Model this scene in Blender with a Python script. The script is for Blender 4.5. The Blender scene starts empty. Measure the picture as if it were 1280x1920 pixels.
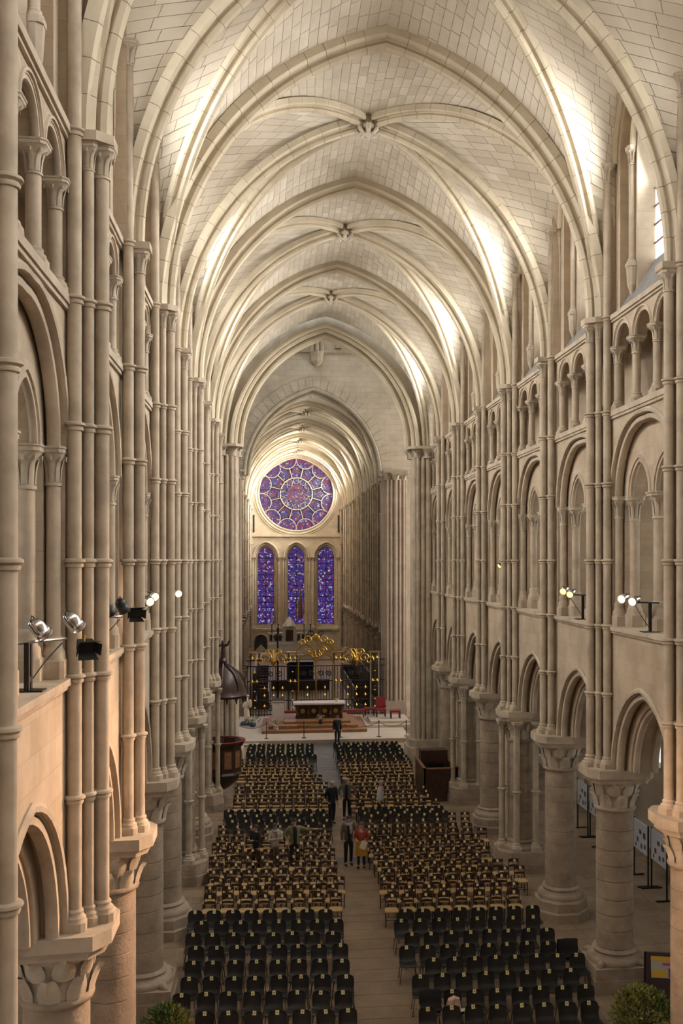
import bpy, math, random
from mathutils import Vector, Matrix
from math import pi, sin, cos, tan, atan, atan2, acos, asin, sqrt, radians as R
random.seed(11)
sc = bpy.context.scene
col = sc.collection

# ------------------------------------------------------------ camera, light, exposure
FPX, YAW, PX0, PY0 = 1850.0, 0.118, 733.0, 1050.3
CAM = Vector((-2.76, 0.0, 10.8))
cd = bpy.data.cameras.new('camera'); cam = bpy.data.objects.new('camera', cd); col.objects.link(cam)
cd.sensor_fit = 'HORIZONTAL'; cd.sensor_width = 36.0; cd.lens = FPX / 1280 * 36
cd.shift_x = (640 - PX0) / 1280; cd.shift_y = (PY0 - 960) / 1280
cd.clip_start = 0.1; cd.clip_end = 400
cam.location = CAM; cam.rotation_euler = (pi / 2, 0, -YAW)
sc.camera = cam
w = bpy.data.worlds.new('sky'); sc.world = w; w.use_nodes = True
bg = w.node_tree.nodes['Background']; bg.inputs[0].default_value = (0.80, 0.90, 1.0, 1); bg.inputs[1].default_value = 1.2
sc.view_settings.view_transform = 'Standard'; sc.view_settings.look = 'None'
sc.view_settings.exposure = 0.48; sc.view_settings.gamma = 1.0; sc.view_settings.use_curve_mapping = False
sc.cycles.use_denoising = True
sc.cycles.use_adaptive_sampling = True; sc.cycles.adaptive_threshold = 0.1; sc.cycles.adaptive_min_samples = 16
sc.cycles.max_bounces = 4; sc.cycles.diffuse_bounces = 3; sc.cycles.glossy_bounces = 2
sc.cycles.transparent_max_bounces = 6; sc.cycles.transmission_bounces = 2
sc.cycles.sample_clamp_indirect = 4.0; sc.cycles.caustics_reflective = False; sc.cycles.caustics_refractive = False

D = 4.8                                   # one bay of the nave
def KY(k): return (k + 0.09) * D          # y of nave pier k
def pix(p):                               # projection into the 1280x1920 frame (for choosing the largest pieces)
    x, y, z = p[0] - CAM.x, p[1], p[2] - CAM.z
    d = y * cos(YAW) + x * sin(YAW); u = x * cos(YAW) - y * sin(YAW)
    if d < 0.3: return None
    return PX0 + FPX * u / d, PY0 - FPX * z / d, d

def area(name, loc, rot, sx, sy, power, color):
    l = bpy.data.lights.new(name, 'AREA'); l.shape = 'RECTANGLE'; l.size = sx; l.size_y = sy
    l.energy = power; l.color = color
    o = bpy.data.objects.new(name, l); col.objects.link(o); o.location = loc; o.rotation_euler = rot
    return o
SUN_P = 190.0
def window_light(name, x, y, z, side, power, color=(1.0, 0.97, 0.92), sx=2.0, sz=3.2, tilt=0):
    # daylight entering through a window of the wall; side=+1: right-hand wall, light travels towards -x
    o = area(name, (x, y, z), (0, side * (pi / 2 - tilt), 0), sz, sx, power, color); o.data.spread = R(118); return o

# ------------------------------------------------------------ materials
MATS = {}
def nodes(name):
    m = bpy.data.materials.new(name); m.use_nodes = True
    nt = m.node_tree; b = nt.nodes['Principled BSDF']
    MATS[name] = m
    return m, nt, b
def stone(name, c1, c2, scale=1.3, rough=0.85, bump=0.25, streak=0.0, joints=None, island=0.0):
    m, nt, b = nodes(name); N = nt.nodes.new; L = nt.links.new
    g = N('ShaderNodeNewGeometry')
    n1 = N('ShaderNodeTexNoise'); n1.inputs['Scale'].default_value = scale; n1.inputs['Detail'].default_value = 3; n1.inputs['Roughness'].default_value = 0.65
    L(g.outputs['Position'], n1.inputs['Vector'])
    cr = N('ShaderNodeValToRGB'); cr.color_ramp.elements[0].position = 0.32; cr.color_ramp.elements[1].position = 0.68
    cr.color_ramp.elements[0].color = (*c2, 1); cr.color_ramp.elements[1].color = (*c1, 1)
    L(n1.outputs['Fac'], cr.inputs['Fac'])
    out = cr.outputs['Color']
    if island:
        mx = N('ShaderNodeMix'); mx.data_type = 'RGBA'; mx.blend_type = 'MULTIPLY'; mx.inputs['Factor'].default_value = 1
        c3 = N('ShaderNodeValToRGB'); v = 1 - island
        c3.color_ramp.elements[0].color = (v, v * 0.97, v * 0.92, 1); c3.color_ramp.elements[1].color = (1.06, 1.05, 1.03, 1)
        L(g.outputs['Random Per Island'], c3.inputs['Fac']); L(out, mx.inputs['A']); L(c3.outputs['Color'], mx.inputs['B']); out = mx.outputs['Result']
    if joints:
        sep = N('ShaderNodeSeparateXYZ'); L(g.outputs['Position'], sep.inputs[0])
        ad = N('ShaderNodeMath'); L(sep.outputs['X'], ad.inputs[0]); L(sep.outputs['Y'], ad.inputs[1])
        cb = N('ShaderNodeCombineXYZ'); L(ad.outputs[0], cb.inputs['X']); L(sep.outputs['Z'], cb.inputs['Y'])
        br = N('ShaderNodeTexBrick'); L(cb.outputs[0], br.inputs['Vector'])
        br.inputs['Scale'].default_value = 1; br.inputs['Brick Width'].default_value = joints[0]; br.inputs['Row Height'].default_value = joints[1]
        br.inputs['Mortar Size'].default_value = joints[2]; br.inputs['Mortar Smooth'].default_value = 0.3
        br.inputs['Color1'].default_value = (1, 1, 1, 1); br.inputs['Color2'].default_value = (0.9, 0.88, 0.85, 1); br.inputs['Mortar'].default_value = (joints[3],) * 3 + (1,)
        mx = N('ShaderNodeMix'); mx.data_type = 'RGBA'; mx.blend_type = 'MULTIPLY'; mx.inputs['Factor'].default_value = 1
        L(out, mx.inputs['A']); L(br.outputs['Color'], mx.inputs['B']); out = mx.outputs['Result']
    L(out, b.inputs['Base Color'])
    n2 = N('ShaderNodeTexNoise'); n2.inputs['Scale'].default_value = scale * 9; n2.inputs['Detail'].default_value = 1
    L(g.outputs['Position'], n2.inputs['Vector'])
    bp = N('ShaderNodeBump'); bp.inputs['Strength'].default_value = bump; bp.inputs['Distance'].default_value = 0.02
    L(n2.outputs['Fac'], bp.inputs['Height']); L(bp.outputs['Normal'], b.inputs['Normal'])
    b.inputs['Roughness'].default_value = rough
    return m
def plain(name, c, rough=0.6, metal=0.0, noise=0.0, nscale=8, emit=None, estr=0.0):
    m, nt, b = nodes(name); N = nt.nodes.new; L = nt.links.new
    b.inputs['Base Color'].default_value = (*c, 1); b.inputs['Roughness'].default_value = rough; b.inputs['Metallic'].default_value = metal
    if noise:
        g = N('ShaderNodeNewGeometry'); n1 = N('ShaderNodeTexNoise'); n1.inputs['Scale'].default_value = nscale; n1.inputs['Detail'].default_value = 4
        L(g.outputs['Position'], n1.inputs['Vector'])
        cr = N('ShaderNodeValToRGB'); lo = 1 - noise
        cr.color_ramp.elements[0].color = (c[0] * lo, c[1] * lo, c[2] * lo, 1); cr.color_ramp.elements[1].color = (min(1, c[0] * (1 + noise * .5)), min(1, c[1] * (1 + noise * .5)), min(1, c[2] * (1 + noise * .5)), 1)
        cr.color_ramp.elements[0].position = 0.3; cr.color_ramp.elements[1].position = 0.7
        L(n1.outputs['Fac'], cr.inputs['Fac']); L(cr.outputs['Color'], b.inputs['Base Color'])
    if emit:
        b.inputs['Emission Color'].default_value = (*emit, 1); b.inputs['Emission Strength'].default_value = estr
    return m
stone('nave_stone', (0.52, 0.425, 0.315), (0.39, 0.31, 0.225), 1.1, joints=(0.9, 0.42, 0.006, 0.78))
stone('shaft_stone', (0.51, 0.425, 0.325), (0.35, 0.285, 0.215), 1.6, bump=0.2)
stone('carved_stone', (0.54, 0.46, 0.36), (0.38, 0.32, 0.245), 2.2, bump=0.3)
stone('column_stone', (0.42, 0.335, 0.255), (0.27, 0.21, 0.155), 1.9, bump=0.5, island=0.28)
stone('rib_stone', (0.60, 0.53, 0.41), (0.46, 0.395, 0.29), 0.9, bump=0.25, island=0.12)
stone('web_stone', (0.72, 0.66, 0.56), (0.60, 0.535, 0.44), 0.7, bump=0.25, island=0.14)
stone('mortar', (0.36, 0.31, 0.25), (0.28, 0.24, 0.19), 2.0)
stone('crossing_stone', (0.60, 0.53, 0.43), (0.47, 0.41, 0.33), 0.8, joints=(0.8, 0.36, 0.010, 0.7))
stone('east_stone', (0.70, 0.62, 0.48), (0.60, 0.52, 0.40), 0.8, joints=(0.7, 0.34, 0.008, 0.8))
stone('flag_stone', (0.30, 0.215, 0.14), (0.20, 0.14, 0.09), 1.1, rough=0.6, bump=0.25, island=0.3)
stone('dark_flag', (0.10, 0.10, 0.105), (0.065, 0.065, 0.07), 1.1, rough=0.5, bump=0.2, island=0.2)
stone('platform_stone', (0.50, 0.43, 0.37), (0.42, 0.36, 0.30), 0.7, rough=0.5)
stone('slope_lead', (0.24, 0.23, 0.22), (0.15, 0.145, 0.14), 2.0, rough=0.7)
stone('plaster', (0.52, 0.46, 0.38), (0.43, 0.37, 0.30), 0.8, joints=(0.8, 0.4, 0.006, 0.85))

def glass_mat(name, c, strength, streak=True):
    m, nt, b = nodes(name); N = nt.nodes.new; L = nt.links.new
    g = N('ShaderNodeNewGeometry'); v = N('ShaderNodeTexVoronoi'); v.inputs['Scale'].default_value = 5
    L(g.outputs['Position'], v.inputs['Vector'])
    cr = N('ShaderNodeValToRGB'); cr.color_ramp.elements[0].color = (c[0] * .85, c[1] * .92, c[2] * .95, 1); cr.color_ramp.elements[1].color = (*c, 1)
    sp = N('ShaderNodeSeparateColor'); L(v.outputs['Color'], sp.inputs[0]); L(sp.outputs[0], cr.inputs['Fac'])
    b.inputs['Base Color'].default_value = (.3, .3, .3, 1); b.inputs['Roughness'].default_value = .2
    L(cr.outputs['Color'], b.inputs['Emission Color']); b.inputs['Emission Strength'].default_value = strength
    return m
glass_mat('clear_glass', (1.0, 1.0, 1.0), 2.2)
glass_mat('dull_glass', (0.9, 0.93, 0.9), 0.9)
def stained(name, cols, scale, strength):
    m, nt, b = nodes(name); N = nt.nodes.new; L = nt.links.new
    g = N('ShaderNodeNewGeometry')
    v = N('ShaderNodeTexVoronoi'); v.inputs['Scale'].default_value = scale; L(g.outputs['Position'], v.inputs['Vector'])
    sp = N('ShaderNodeSeparateColor'); L(v.outputs['Color'], sp.inputs[0])
    cr = N('ShaderNodeValToRGB'); cr.color_ramp.interpolation = 'CONSTANT'
    els = cr.color_ramp.elements
    while len(els) < len(cols): els.new(0.5)
    p = 0
    for e, (wt, c) in zip(els, cols): e.position = p; e.color = (*c, 1); p += wt
    L(sp.outputs[0], cr.inputs['Fac'])
    v2 = N('ShaderNodeTexVoronoi'); v2.feature = 'DISTANCE_TO_EDGE'; v2.inputs['Scale'].default_value = scale; L(g.outputs['Position'], v2.inputs['Vector'])
    lt = N('ShaderNodeMath'); lt.operation = 'GREATER_THAN'; lt.inputs[1].default_value = 0.05; L(v2.outputs['Distance'], lt.inputs[0])
    mu = N('ShaderNodeMath'); mu.operation = 'MULTIPLY'; mu.inputs[1].default_value = strength; L(lt.outputs[0], mu.inputs[0])
    b.inputs['Base Color'].default_value = (0.02, 0.02, 0.03, 1)
    L(cr.outputs['Color'], b.inputs['Emission Color']); L(mu.outputs[0], b.inputs['Emission Strength'])
    return m
stained('glass_blue', [(.30, (.05, .03, .32)), (.22, (.11, .04, .36)), (.16, (.03, .05, .42)), (.10, (.33, .02, .12)), (.10, (.45, .36, .75)), (.06, (.75, .72, .8)), (.06, (.02, .02, .08))], 6.5, 0.5)
stained('glass_red', [(.28, (.42, .015, .06)), (.20, (.12, .03, .34)), (.16, (.28, .02, .20)), (.12, (.04, .04, .42)), (.10, (.55, .06, .05)), (.08, (.75, .62, .62)), (.06, (.03, .01, .05))], 6.5, 0.5)
stained('glass_lancet', [(.28, (.06, .04, .30)), (.20, (.14, .05, .34)), (.14, (.03, .04, .36)), (.12, (.03, .02, .10)), (.12, (.30, .03, .14)), (.08, (.48, .42, .72)), (.06, (.78, .74, .8))], 6.0, 0.5)

# ------------------------------------------------------------ mesh helpers
class MB:
    def __init__(s): s.v = []; s.f = []
    def add(s, vs, fs):
        o = len(s.v); s.v += [tuple(p) for p in vs]; s.f += [tuple(i + o for i in f) for f in fs]; return s
    def quad(s, a, b, c, d): return s.add([a, b, c, d], [(0, 1, 2, 3)])
    def box(s, x0, x1, y0, y1, z0, z1):
        return s.add([(x0, y0, z0), (x1, y0, z0), (x1, y1, z0), (x0, y1, z0), (x0, y0, z1), (x1, y0, z1), (x1, y1, z1), (x0, y1, z1)],
                     [(0, 3, 2, 1), (4, 5, 6, 7), (0, 1, 5, 4), (1, 2, 6, 5), (2, 3, 7, 6), (3, 0, 4, 7)])
    def lathe(s, prof, cx=0, cy=0, n=12, cap=True, sq=None, z0=0):
        # prof: (r,z[,squareness]) rings bottom to top
        vs = []
        for q in prof:
            r, z = q[0], q[1]; k = q[2] if len(q) > 2 else 0.0
            for i in range(n):
                a = 2 * pi * (i + .5) / n
                ca, sa = cos(a), sin(a)
                rr = r * ((1 - k) + k / max(abs(ca), abs(sa)))
                vs.append((cx + rr * ca, cy + rr * sa, z + z0))
        fs = []
        m = len(prof)
        for j in range(m - 1):
            for i in range(n):
                a = j * n + i; b = j * n + (i + 1) % n
                fs.append((a, b, b + n, a + n))
        if cap: fs.append(tuple(range(n - 1, -1, -1))); fs.append(tuple(range((m - 1) * n, m * n)))
        return s.add(vs, fs)
    def tube(s, pts, r, n=8, cap=True, closed=False):
        pts = [Vector(p) for p in pts]; m = len(pts); vs = []; up = None
        for i, p in enumerate(pts):
            if closed: t = (pts[(i + 1) % m] - pts[i - 1])
            else: t = pts[min(i + 1, m - 1)] - pts[max(i - 1, 0)]
            t.normalize()
            if up is None:
                up = Vector((0, 0, 1)) if abs(t.z) < .9 else Vector((1, 0, 0))
            a = t.cross(up); 
            if a.length < 1e-4: a = t.cross(Vector((0.3, 1, 0)))
            a.normalize(); b = a.cross(t); up = b
            rr = r[i] if isinstance(r, (list, tuple)) else r
            for k in range(n):
                an = 2 * pi * k / n
                vs.append(p + a * (rr * cos(an)) + b * (rr * sin(an)))
        fs = []
        for j in range(m if closed else m - 1):
            for k in range(n):
                a = j * n + k; b = j * n + (k + 1) % n; c = ((j + 1) % m) * n
                fs.append((a, c + k, c + (k + 1) % n, b))
        if cap and not closed: fs.append(tuple(range(n))); fs.append(tuple(range(m * n - 1, (m - 1) * n - 1, -1)))
        return s.add(vs, fs)
    def sweep(s, frames, prof, closed_prof=True, cap=True):
        # frames: (origin, side, out) ; prof: (u,v) -> origin + side*u + out*v
        n = len(prof); vs = []
        for o, a, b in frames:
            for u, v in prof: vs.append(o + a * u + b * v)
        fs = []
        m = len(frames)
        for j in range(m - 1):
            for k in range(n if closed_prof else n - 1):
                p = j * n + k; q = j * n + (k + 1) % n
                fs.append((p, q, q + n, p + n))
        if cap and closed_prof: fs.append(tuple(range(n - 1, -1, -1))); fs.append(tuple(range((m - 1) * n, m * n)))
        return s.add(vs, fs)
    def prism(s, poly, z0, z1):
        n = len(poly)
        return s.add([(x, y, z0) for x, y in poly] + [(x, y, z1) for x, y in poly],
                     [tuple(range(n - 1, -1, -1)), tuple(range(n, 2 * n))] + [(i, (i + 1) % n, n + (i + 1) % n, n + i) for i in range(n)])
    def mesh(s, name, mat, smooth=False, auto=None):
        me = bpy.data.meshes.new(name); me.from_pydata(s.v, [], s.f)
        mats = mat if isinstance(mat, (list, tuple)) else [mat]
        for q in mats: me.materials.append(MATS[q])
        if smooth:
            me.polygons.foreach_set('use_smooth', [True] * len(me.polygons))
            if auto is not None: me.set_sharp_from_angle(angle=R(auto))
        me.update(); return me
    def build(s, name, mat, parent=None, loc=None, smooth=False, auto=40, rz=0):
        return put(name, s.mesh(name, mat, smooth, auto), parent, loc, rz)
def put(name, me, parent=None, loc=None, rz=0, scale=None):
    o = bpy.data.objects.new(name, me); col.objects.link(o)
    if parent: o.parent = parent
    if loc: o.location = loc
    if rz: o.rotation_euler = (0, 0, rz)
    if scale: o.scale = scale
    return o
def empty(name, loc=(0, 0, 0), rz=0, scale=None):
    o = bpy.data.objects.new(name, None); col.objects.link(o); o.location = loc; o.rotation_euler = (0, 0, rz)
    o.empty_display_size = .1
    if scale: o.scale = scale
    return o
def tag(o, label, cat, group=None):
    o['label'] = label; o['category'] = cat
    if group: o['group'] = group
    return o
def struct(o, label=None):
    o['kind'] = 'structure'
    if label: o['label'] = label
    return o
def copy_tree(o, parent=None):
    c = o.copy(); col.objects.link(c)
    if parent: c.parent = parent
    for ch in o.children: copy_tree(ch, c)
    return c
def arc(a, h, n=10, yc=0, zs=0):
    # pointed arch outline from the left foot over the apex to the right foot, as (y,z)
    Rr = (a * a + h * h) / (2 * a); pm = acos(max(-1, (Rr - a) / Rr))
    left = [(yc - a + Rr - Rr * cos(pm * i / n), zs + Rr * sin(pm * i / n)) for i in range(n + 1)]
    return left + [(2 * yc - y, z) for y, z in reversed(left[:-1])]
def arch_panel(mb, y0, y1, z0, z1, ops, xf, xb, back=True):
    # wall slab between xf and xb with arched openings; ops: list of outlines (feet at z0 unless arch starts higher)
    y = y0
    for op, foot in ops:
        ya, yb = op[0][0], op[-1][0]
        for x in ([xf, xb] if back else [xf]):
            if ya > y + 1e-5: mb.quad((x, y, z0), (x, ya, z0), (x, ya, z1), (x, y, z1))
            for (p, q) in zip(op, op[1:]):
                mb.quad((x, p[0], p[1]), (x, q[0], q[1]), (x, q[0], z1), (x, p[0], z1))
        full = [(ya, foot)] + list(op) + [(yb, foot)] if op[0][1] > foot + 1e-4 else list(op)
        for p, q in zip(full, full[1:]):
            mb.quad((xf, p[0], p[1]), (xb, p[0], p[1]), (xb, q[0], q[1]), (xf, q[0], q[1]))
        y = yb
    for x in ([xf, xb] if back else [xf]):
        if y1 > y + 1e-5: mb.quad((x, y, z0), (x, y1, z0), (x, y1, z1), (x, y, z1))
    return mb
def arch_tube(op, x, r, n=6, foot=None):
    pts = [(x, y, z) for y, z in op]
    if foot is not None: pts = [(x, op[0][0], foot)] + pts + [(x, op[-1][0], foot)]
    return MB().tube(pts, r, n)
# ------------------------------------------------------------ levels of the nave wall
XW = 5.70
Z_AB, Z_SILL, Z_RING, Z_TRB, Z_TRI, Z_SPR, Z_FORM = 5.55, 9.14, 10.76, 12.39, 14.54, 16.94, 20.75
RINGS = (7.40, 9.12, 10.76, 12.70, 14.50)

# ------------------------------------------------------------ small stone members
def capital_mb(r, h, top, n=16, leaves=8, tiers=1):
    m = MB()
    m.lathe([(r * 1.18, 0), (r * 1.18, h * .07), (r, h * .1), (r * 1.0, h * .40), (r * 1.10, h * .62, .1), (top * .93, h * .80, .75), (top * .93, h * .82, 1), (top, h * .84, 1), (top, h * .93, 1), (top * 1.07, h * .95, 1), (top * 1.07, h, 1)], n=n)
    for t in range(tiers):
        zb = h * (.10 + .30 * t)
        for i in range(leaves):
            a = 2 * pi * (i + .5 * t) / leaves
            ca, sa = cos(a), sin(a); hh = h * (.66 if tiers == 1 else .40)
            secs = [(r * 1.02, 0, r * .36), (r * 1.14, .5, r * .32), (r * 1.42, .86, r * .22), (r * 1.78, .98, r * .17), (r * 1.74, .80, r * .10)]
            vs = []
            for rr, zz, wd in secs:
                for sgn, dr in ((-1, 0), (0, r * .10), (1, 0)):
                    vs.append((ca * (rr + dr) - sa * wd * sgn, sa * (rr + dr) + ca * wd * sgn, zb + hh * zz))
            fs = []
            for j in range(len(secs) - 1):
                for q in range(2): fs.append((j * 3 + q, j * 3 + q + 1, j * 3 + q + 4, j * 3 + q + 3))
            m.add(vs, fs)
    return m
def base_mb(r, h, n=16):
    return MB().lathe([(r * 1.75, 0, 1), (r * 1.75, h * .42, 1), (r * 1.6, h * .44, .8), (r * 1.62, h * .52), (r * 1.6, h * .62), (r * 1.3, h * .7), (r * 1.22, h * .8), (r * 1.3, h * .88), (r * 1.2, h * .96), (r, h)], n=n)
def ring_mb(r, n=12, h=.13):
    return MB().lathe([(r * .9, -h * .5), (r * 1.22, -h * .45), (r * 1.3, -h * .2), (r * 1.18, -h * .05), (r * 1.55, h * .12), (r * 1.5, h * .36), (r * 1.15, h * .5), (r * .9, h * .5)], n=n)
MESH = {}
def shared(key, fn):
    if key not in MESH: MESH[key] = fn()
    return MESH[key]
def shaft(name, parent, x, y, r, z0, z1, rings=(), base=0.0, cap=0.0, n=12, top=None, mat='shaft_stone', captop=1.75):
    b = base; c = cap
    me = shared(('shaft', r, round(z0 + b, 3), round(z1 - c, 3), n), lambda: MB().lathe([(r, z0 + b), (r, z1 - c)], n=n).mesh(name, mat, True, 40))
    o = put(name, me, parent, (x, y, 0))
    for z in rings:
        put('shaft_ring', shared(('ring', r), lambda: ring_mb(r).mesh('shaft_ring', mat, True, 50)), o, (0, 0, z))
    if b: put('shaft_base', shared(('base', r, b), lambda: base_mb(r, b).mesh('shaft_base', mat, True, 40)), o, (0, 0, z0))
    if c: put('capital', shared(('cap', r, c, captop), lambda: capital_mb(r, c, r * captop).mesh('capital', 'carved_stone', True, 40)), o, (0, 0, z1 - c))
    return o

# ------------------------------------------------------------ one bay of the elevation
H2 = D / 2
def bay_meshes():
    B = []
    # ground arcade, two orders
    o1 = arc(1.86, 2.16, 10, 0, Z_AB); o2 = arc(1.50, 1.86, 10, 0, Z_AB)
    m = MB(); arch_panel(m, -H2, H2, Z_AB, Z_SILL - .1, [(o1, Z_AB)], XW, XW + .30, back=False)
    arch_panel(m, -H2, H2, Z_AB, Z_SILL - .1, [(o2, Z_AB)], XW + .30, XW + 1.0)
    B.append(('arcade_wall', m.mesh('arcade_wall', 'nave_stone')))
    B.append(('arch_moulding', arch_tube(arc(1.76, 2.08, 10, 0, Z_AB), XW + .12, .10).mesh('arch_moulding', 'shaft_stone', True, 60)))
    B.append(('arch_moulding', arch_tube(arc(1.45, 1.80, 10, 0, Z_AB), XW + .42, .085).mesh('arch_moulding', 'shaft_stone', True, 60)))
    B.append(('arch_moulding', arch_tube(arc(1.45, 1.80, 10, 0, Z_AB), XW + .90, .085).mesh('arch_moulding', 'shaft_stone', True, 60)))
    hm = MB(); o = arc(1.90, 2.20, 10, 0, Z_AB)
    fr = []
    for i, (y, z) in enumerate(o):
        c = Vector((0, -(y), -(z - Z_AB) + .0)); n = Vector((0, y, (z - Z_AB) * .8)); n.normalize()
        fr.append((Vector((XW, y, z)), Vector((-1, 0, 0)), n))
    hm.sweep(fr, [(-.02, -.03), (.06, -.02), (.07, .05), (.03, .10), (-.02, .10)])
    B.append(('hood_mould', hm.mesh('hood_mould', 'shaft_stone')))
    # tribune sill
    m = MB().box(XW - .10, XW + 1.05, -H2, H2, Z_SILL - .10, Z_SILL); m.box(XW - .06, XW, -H2, H2, Z_SILL - .16, Z_SILL - .10)
    B.append(('tribune_sill', m.mesh('tribune_sill', 'shaft_stone')))
    # tribune opening
    t1 = arc(2.0, 1.80, 12, 0, Z_TRB)
    m = MB(); arch_panel(m, -H2, H2, Z_SILL, Z_TRI - .1, [(t1, Z_SILL)], XW, XW + .26, back=False)
    B.append(('tribune_wall', m.mesh('tribune_wall', 'nave_stone')))
    B.append(('arch_moulding', arch_tube(arc(1.90, 1.72, 12, 0, Z_TRB), XW + .13, .10).mesh('arch_moulding', 'shaft_stone', True, 60)))
    hm = MB(); fr = []
    for y, z in arc(2.03, 1.84, 12, 0, Z_TRB):
        n = Vector((0, y, (z - Z_TRB))); n.normalize(); fr.append((Vector((XW, y, z)), Vector((-1, 0, 0)), n))
    hm.sweep(fr, [(-.02, -.03), (.05, -.02), (.06, .04), (.02, .09), (-.02, .09)])
    B.append(('hood_mould', hm.mesh('hood_mould', 'shaft_stone')))
    m = MB(); a1 = arc(.66, .86, 8, -.82, Z_TRB); a2 = arc(.66, .86, 8, .82, Z_TRB)
    arch_panel(m, -2.15, 2.15, Z_TRB, Z_TRI - .15, [(a1, Z_TRB), (a2, Z_TRB)], XW + .26, XW + .66)
    B.append(('tympanum', m.mesh('tympanum', 'nave_stone')))
    for yc in (-.82, .82):
        B.append(('arch_moulding', arch_tube(arc(.62, .82, 8, yc, Z_TRB), XW + .30, .06).mesh('arch_moulding', 'shaft_stone', True, 60)))
        hm = MB(); fr = []
        for y, z in arc(.70, .90, 8, yc, Z_TRB):
            n = Vector((0, y - yc, (z - Z_TRB))); n.normalize(); fr.append((Vector((XW + .26, y, z)), Vector((-1, 0, 0)), n))
        hm.sweep(fr, [(-.01, -.02), (.035, -.01), (.035, .04), (-.01, .06)])
        B.append(('hood_mould', hm.mesh('hood_mould', 'shaft_stone')))
    for s in (-1, 1):
        m = MB().box(XW + .26, XW + 1.0, min(s * 1.80, s * H2), max(s * 1.80, s * H2), Z_SILL, Z_TRI - .15)
        B.append(('tribune_jamb', m.mesh('tribune_jamb', 'nave_stone')))
    # triforium
    m = MB().box(XW - .08, XW + .05, -H2, H2, Z_TRI - .13, Z_TRI)
    m.box(XW - .05, XW + .05, -H2, H2, Z_TRI - .2, Z_TRI - .13); m.box(XW, XW + 1.3, -H2, H2, Z_TRI - .1, Z_TRI)
    B.append(('triforium_sill', m.mesh('triforium_sill', 'shaft_stone')))
    zs = 16.14
    ops = [(arc(.54, .52, 8, yc, zs), zs) for yc in (-1.30, 0, 1.30)]
    m = MB(); arch_panel(m, -H2, H2, zs, Z_SPR - .12, ops, XW, XW + .34)
    for s in (-1, 1): m.box(XW, XW + .34, min(s * 2.06, s * H2), max(s * 2.06, s * H2), Z_TRI, zs)
    B.append(('triforium_wall', m.mesh('triforium_wall', 'nave_stone')))
    for yc in (-1.30, 0, 1.30):
        B.append(('arch_moulding', arch_tube(arc(.51, .49, 8, yc, zs), XW + .06, .055).mesh('arch_moulding', 'shaft_stone', True, 60)))
        hm = MB(); fr = []
        for y, z in arc(.58, .56, 8, yc, zs):
            n = Vector((0, y - yc, (z - zs))); n.normalize(); fr.append((Vector((XW, y, z)), Vector((-1, 0, 0)), n))
        hm.sweep(fr, [(-.01, -.02), (.03, -.01), (.03, .03), (-.01, .05)])
        B.append(('hood_mould', hm.mesh('hood_mould', 'shaft_stone')))
    m = MB().box(XW + 1.25, XW + 1.45, -H2, H2, Z_TRI - .1, Z_SPR + .1)
    B.append(('triforium_back', m.mesh('triforium_back', 'nave_stone')))
    # string below the clerestory, slope and clerestory wall
    m = MB().box(XW - .09, XW + .34, -H2, H2, Z_SPR - .12, Z_SPR); m.box(XW - .05, XW, -H2, H2, Z_SPR - .18, Z_SPR - .12); m.box(XW + .3, XW + 1.45, -H2, H2, Z_SPR - .12, Z_SPR)
    B.append(('string_course', m.mesh('string_course', 'shaft_stone')))
    m = MB().add([(XW + .02, -1.95, Z_SPR), (XW + .78, -1.30, 18.15), (XW + .78, 1.30, 18.15), (XW + .02, 1.95, Z_SPR), (XW + .8, -1.95, Z_SPR), (XW + .8, 1.95, Z_SPR)], [(0, 3, 2, 1), (0, 1, 4), (3, 5, 2), (1, 2, 5, 4)])
    B.append(('window_slope', m.mesh('window_slope', 'slope_lead')))
    wo = arc(1.18, 1.45, 10, 0, 20.75)
    m = MB(); arch_panel(m, -H2 - .02, H2 + .02, Z_SPR, 24.6, [(wo, Z_SPR)], XW + .34, XW + .86)
    B.append(('clerestory_wall', m.mesh('clerestory_wall', 'nave_stone')))
    B.append(('arch_moulding', arch_tube(arc(1.30, 1.55, 10, 0, 20.95), XW + .30, .10).mesh('arch_moulding', 'rib_stone', True, 60)))
    m = MB()
    arch_panel(m, -H2, H2, Z_FORM - .1, 23.6, [(arc(1.72, 2.02, 10, 0, Z_FORM), Z_FORM - .1)], XW + .10, XW + .34)
    for s in (-1, 1): m.box(XW + .10, XW + .34, min(s * 1.72, s * H2), max(s * 1.72, s * H2), Z_SPR, Z_FORM - .1)
    B.append(('clerestory_arch', m.mesh('clerestory_arch', 'nave_stone')))
    return B
BAY = bay_meshes()
def build_bay(root, yc, sy=1.0, detail=True):
    for nm, me in BAY: put(nm, me, root, (0, yc, 0), scale=(1, sy, 1) if sy != 1 else None)
    # tribune columns
    shaft('tribune_column', root, XW + .44, yc, .15, Z_SILL, Z_TRB, (), .72, .62, 16, captop=1.75)
    for s in (-1, 1):
        shaft('tribune_column', root, XW + .44, yc + s * 1.62 * sy, .12, Z_SILL, Z_TRB, (), .72, .62, 16, captop=1.75)
        shaft('jamb_shaft', root, XW + .14, yc + s * 1.90 * sy, .10, Z_SILL, Z_TRB, (), .60, .55, 12, captop=1.6)
    for q in (-1.93, -.65, .65, 1.93):
        shaft('triforium_column', root, XW + .12, yc + q * sy, .10, Z_TRI, 16.14, (), .26, .42, 12, captop=1.95)
    for s in (-1, 1):
        shaft('clerestory_shaft', root, XW + .28, yc + s * 1.36 * sy, .085, 18.0, 20.95, (), .22, .45, 12, captop=1.7)
        put('corbel', shared('corbel', lambda: MB().lathe([(.02, 17.3), (.12, 17.55), (.15, 18.0)], n=8).mesh('corbel', 'shaft_stone')), root, (XW + .28, yc + s * 1.36 * sy, 0))
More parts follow.
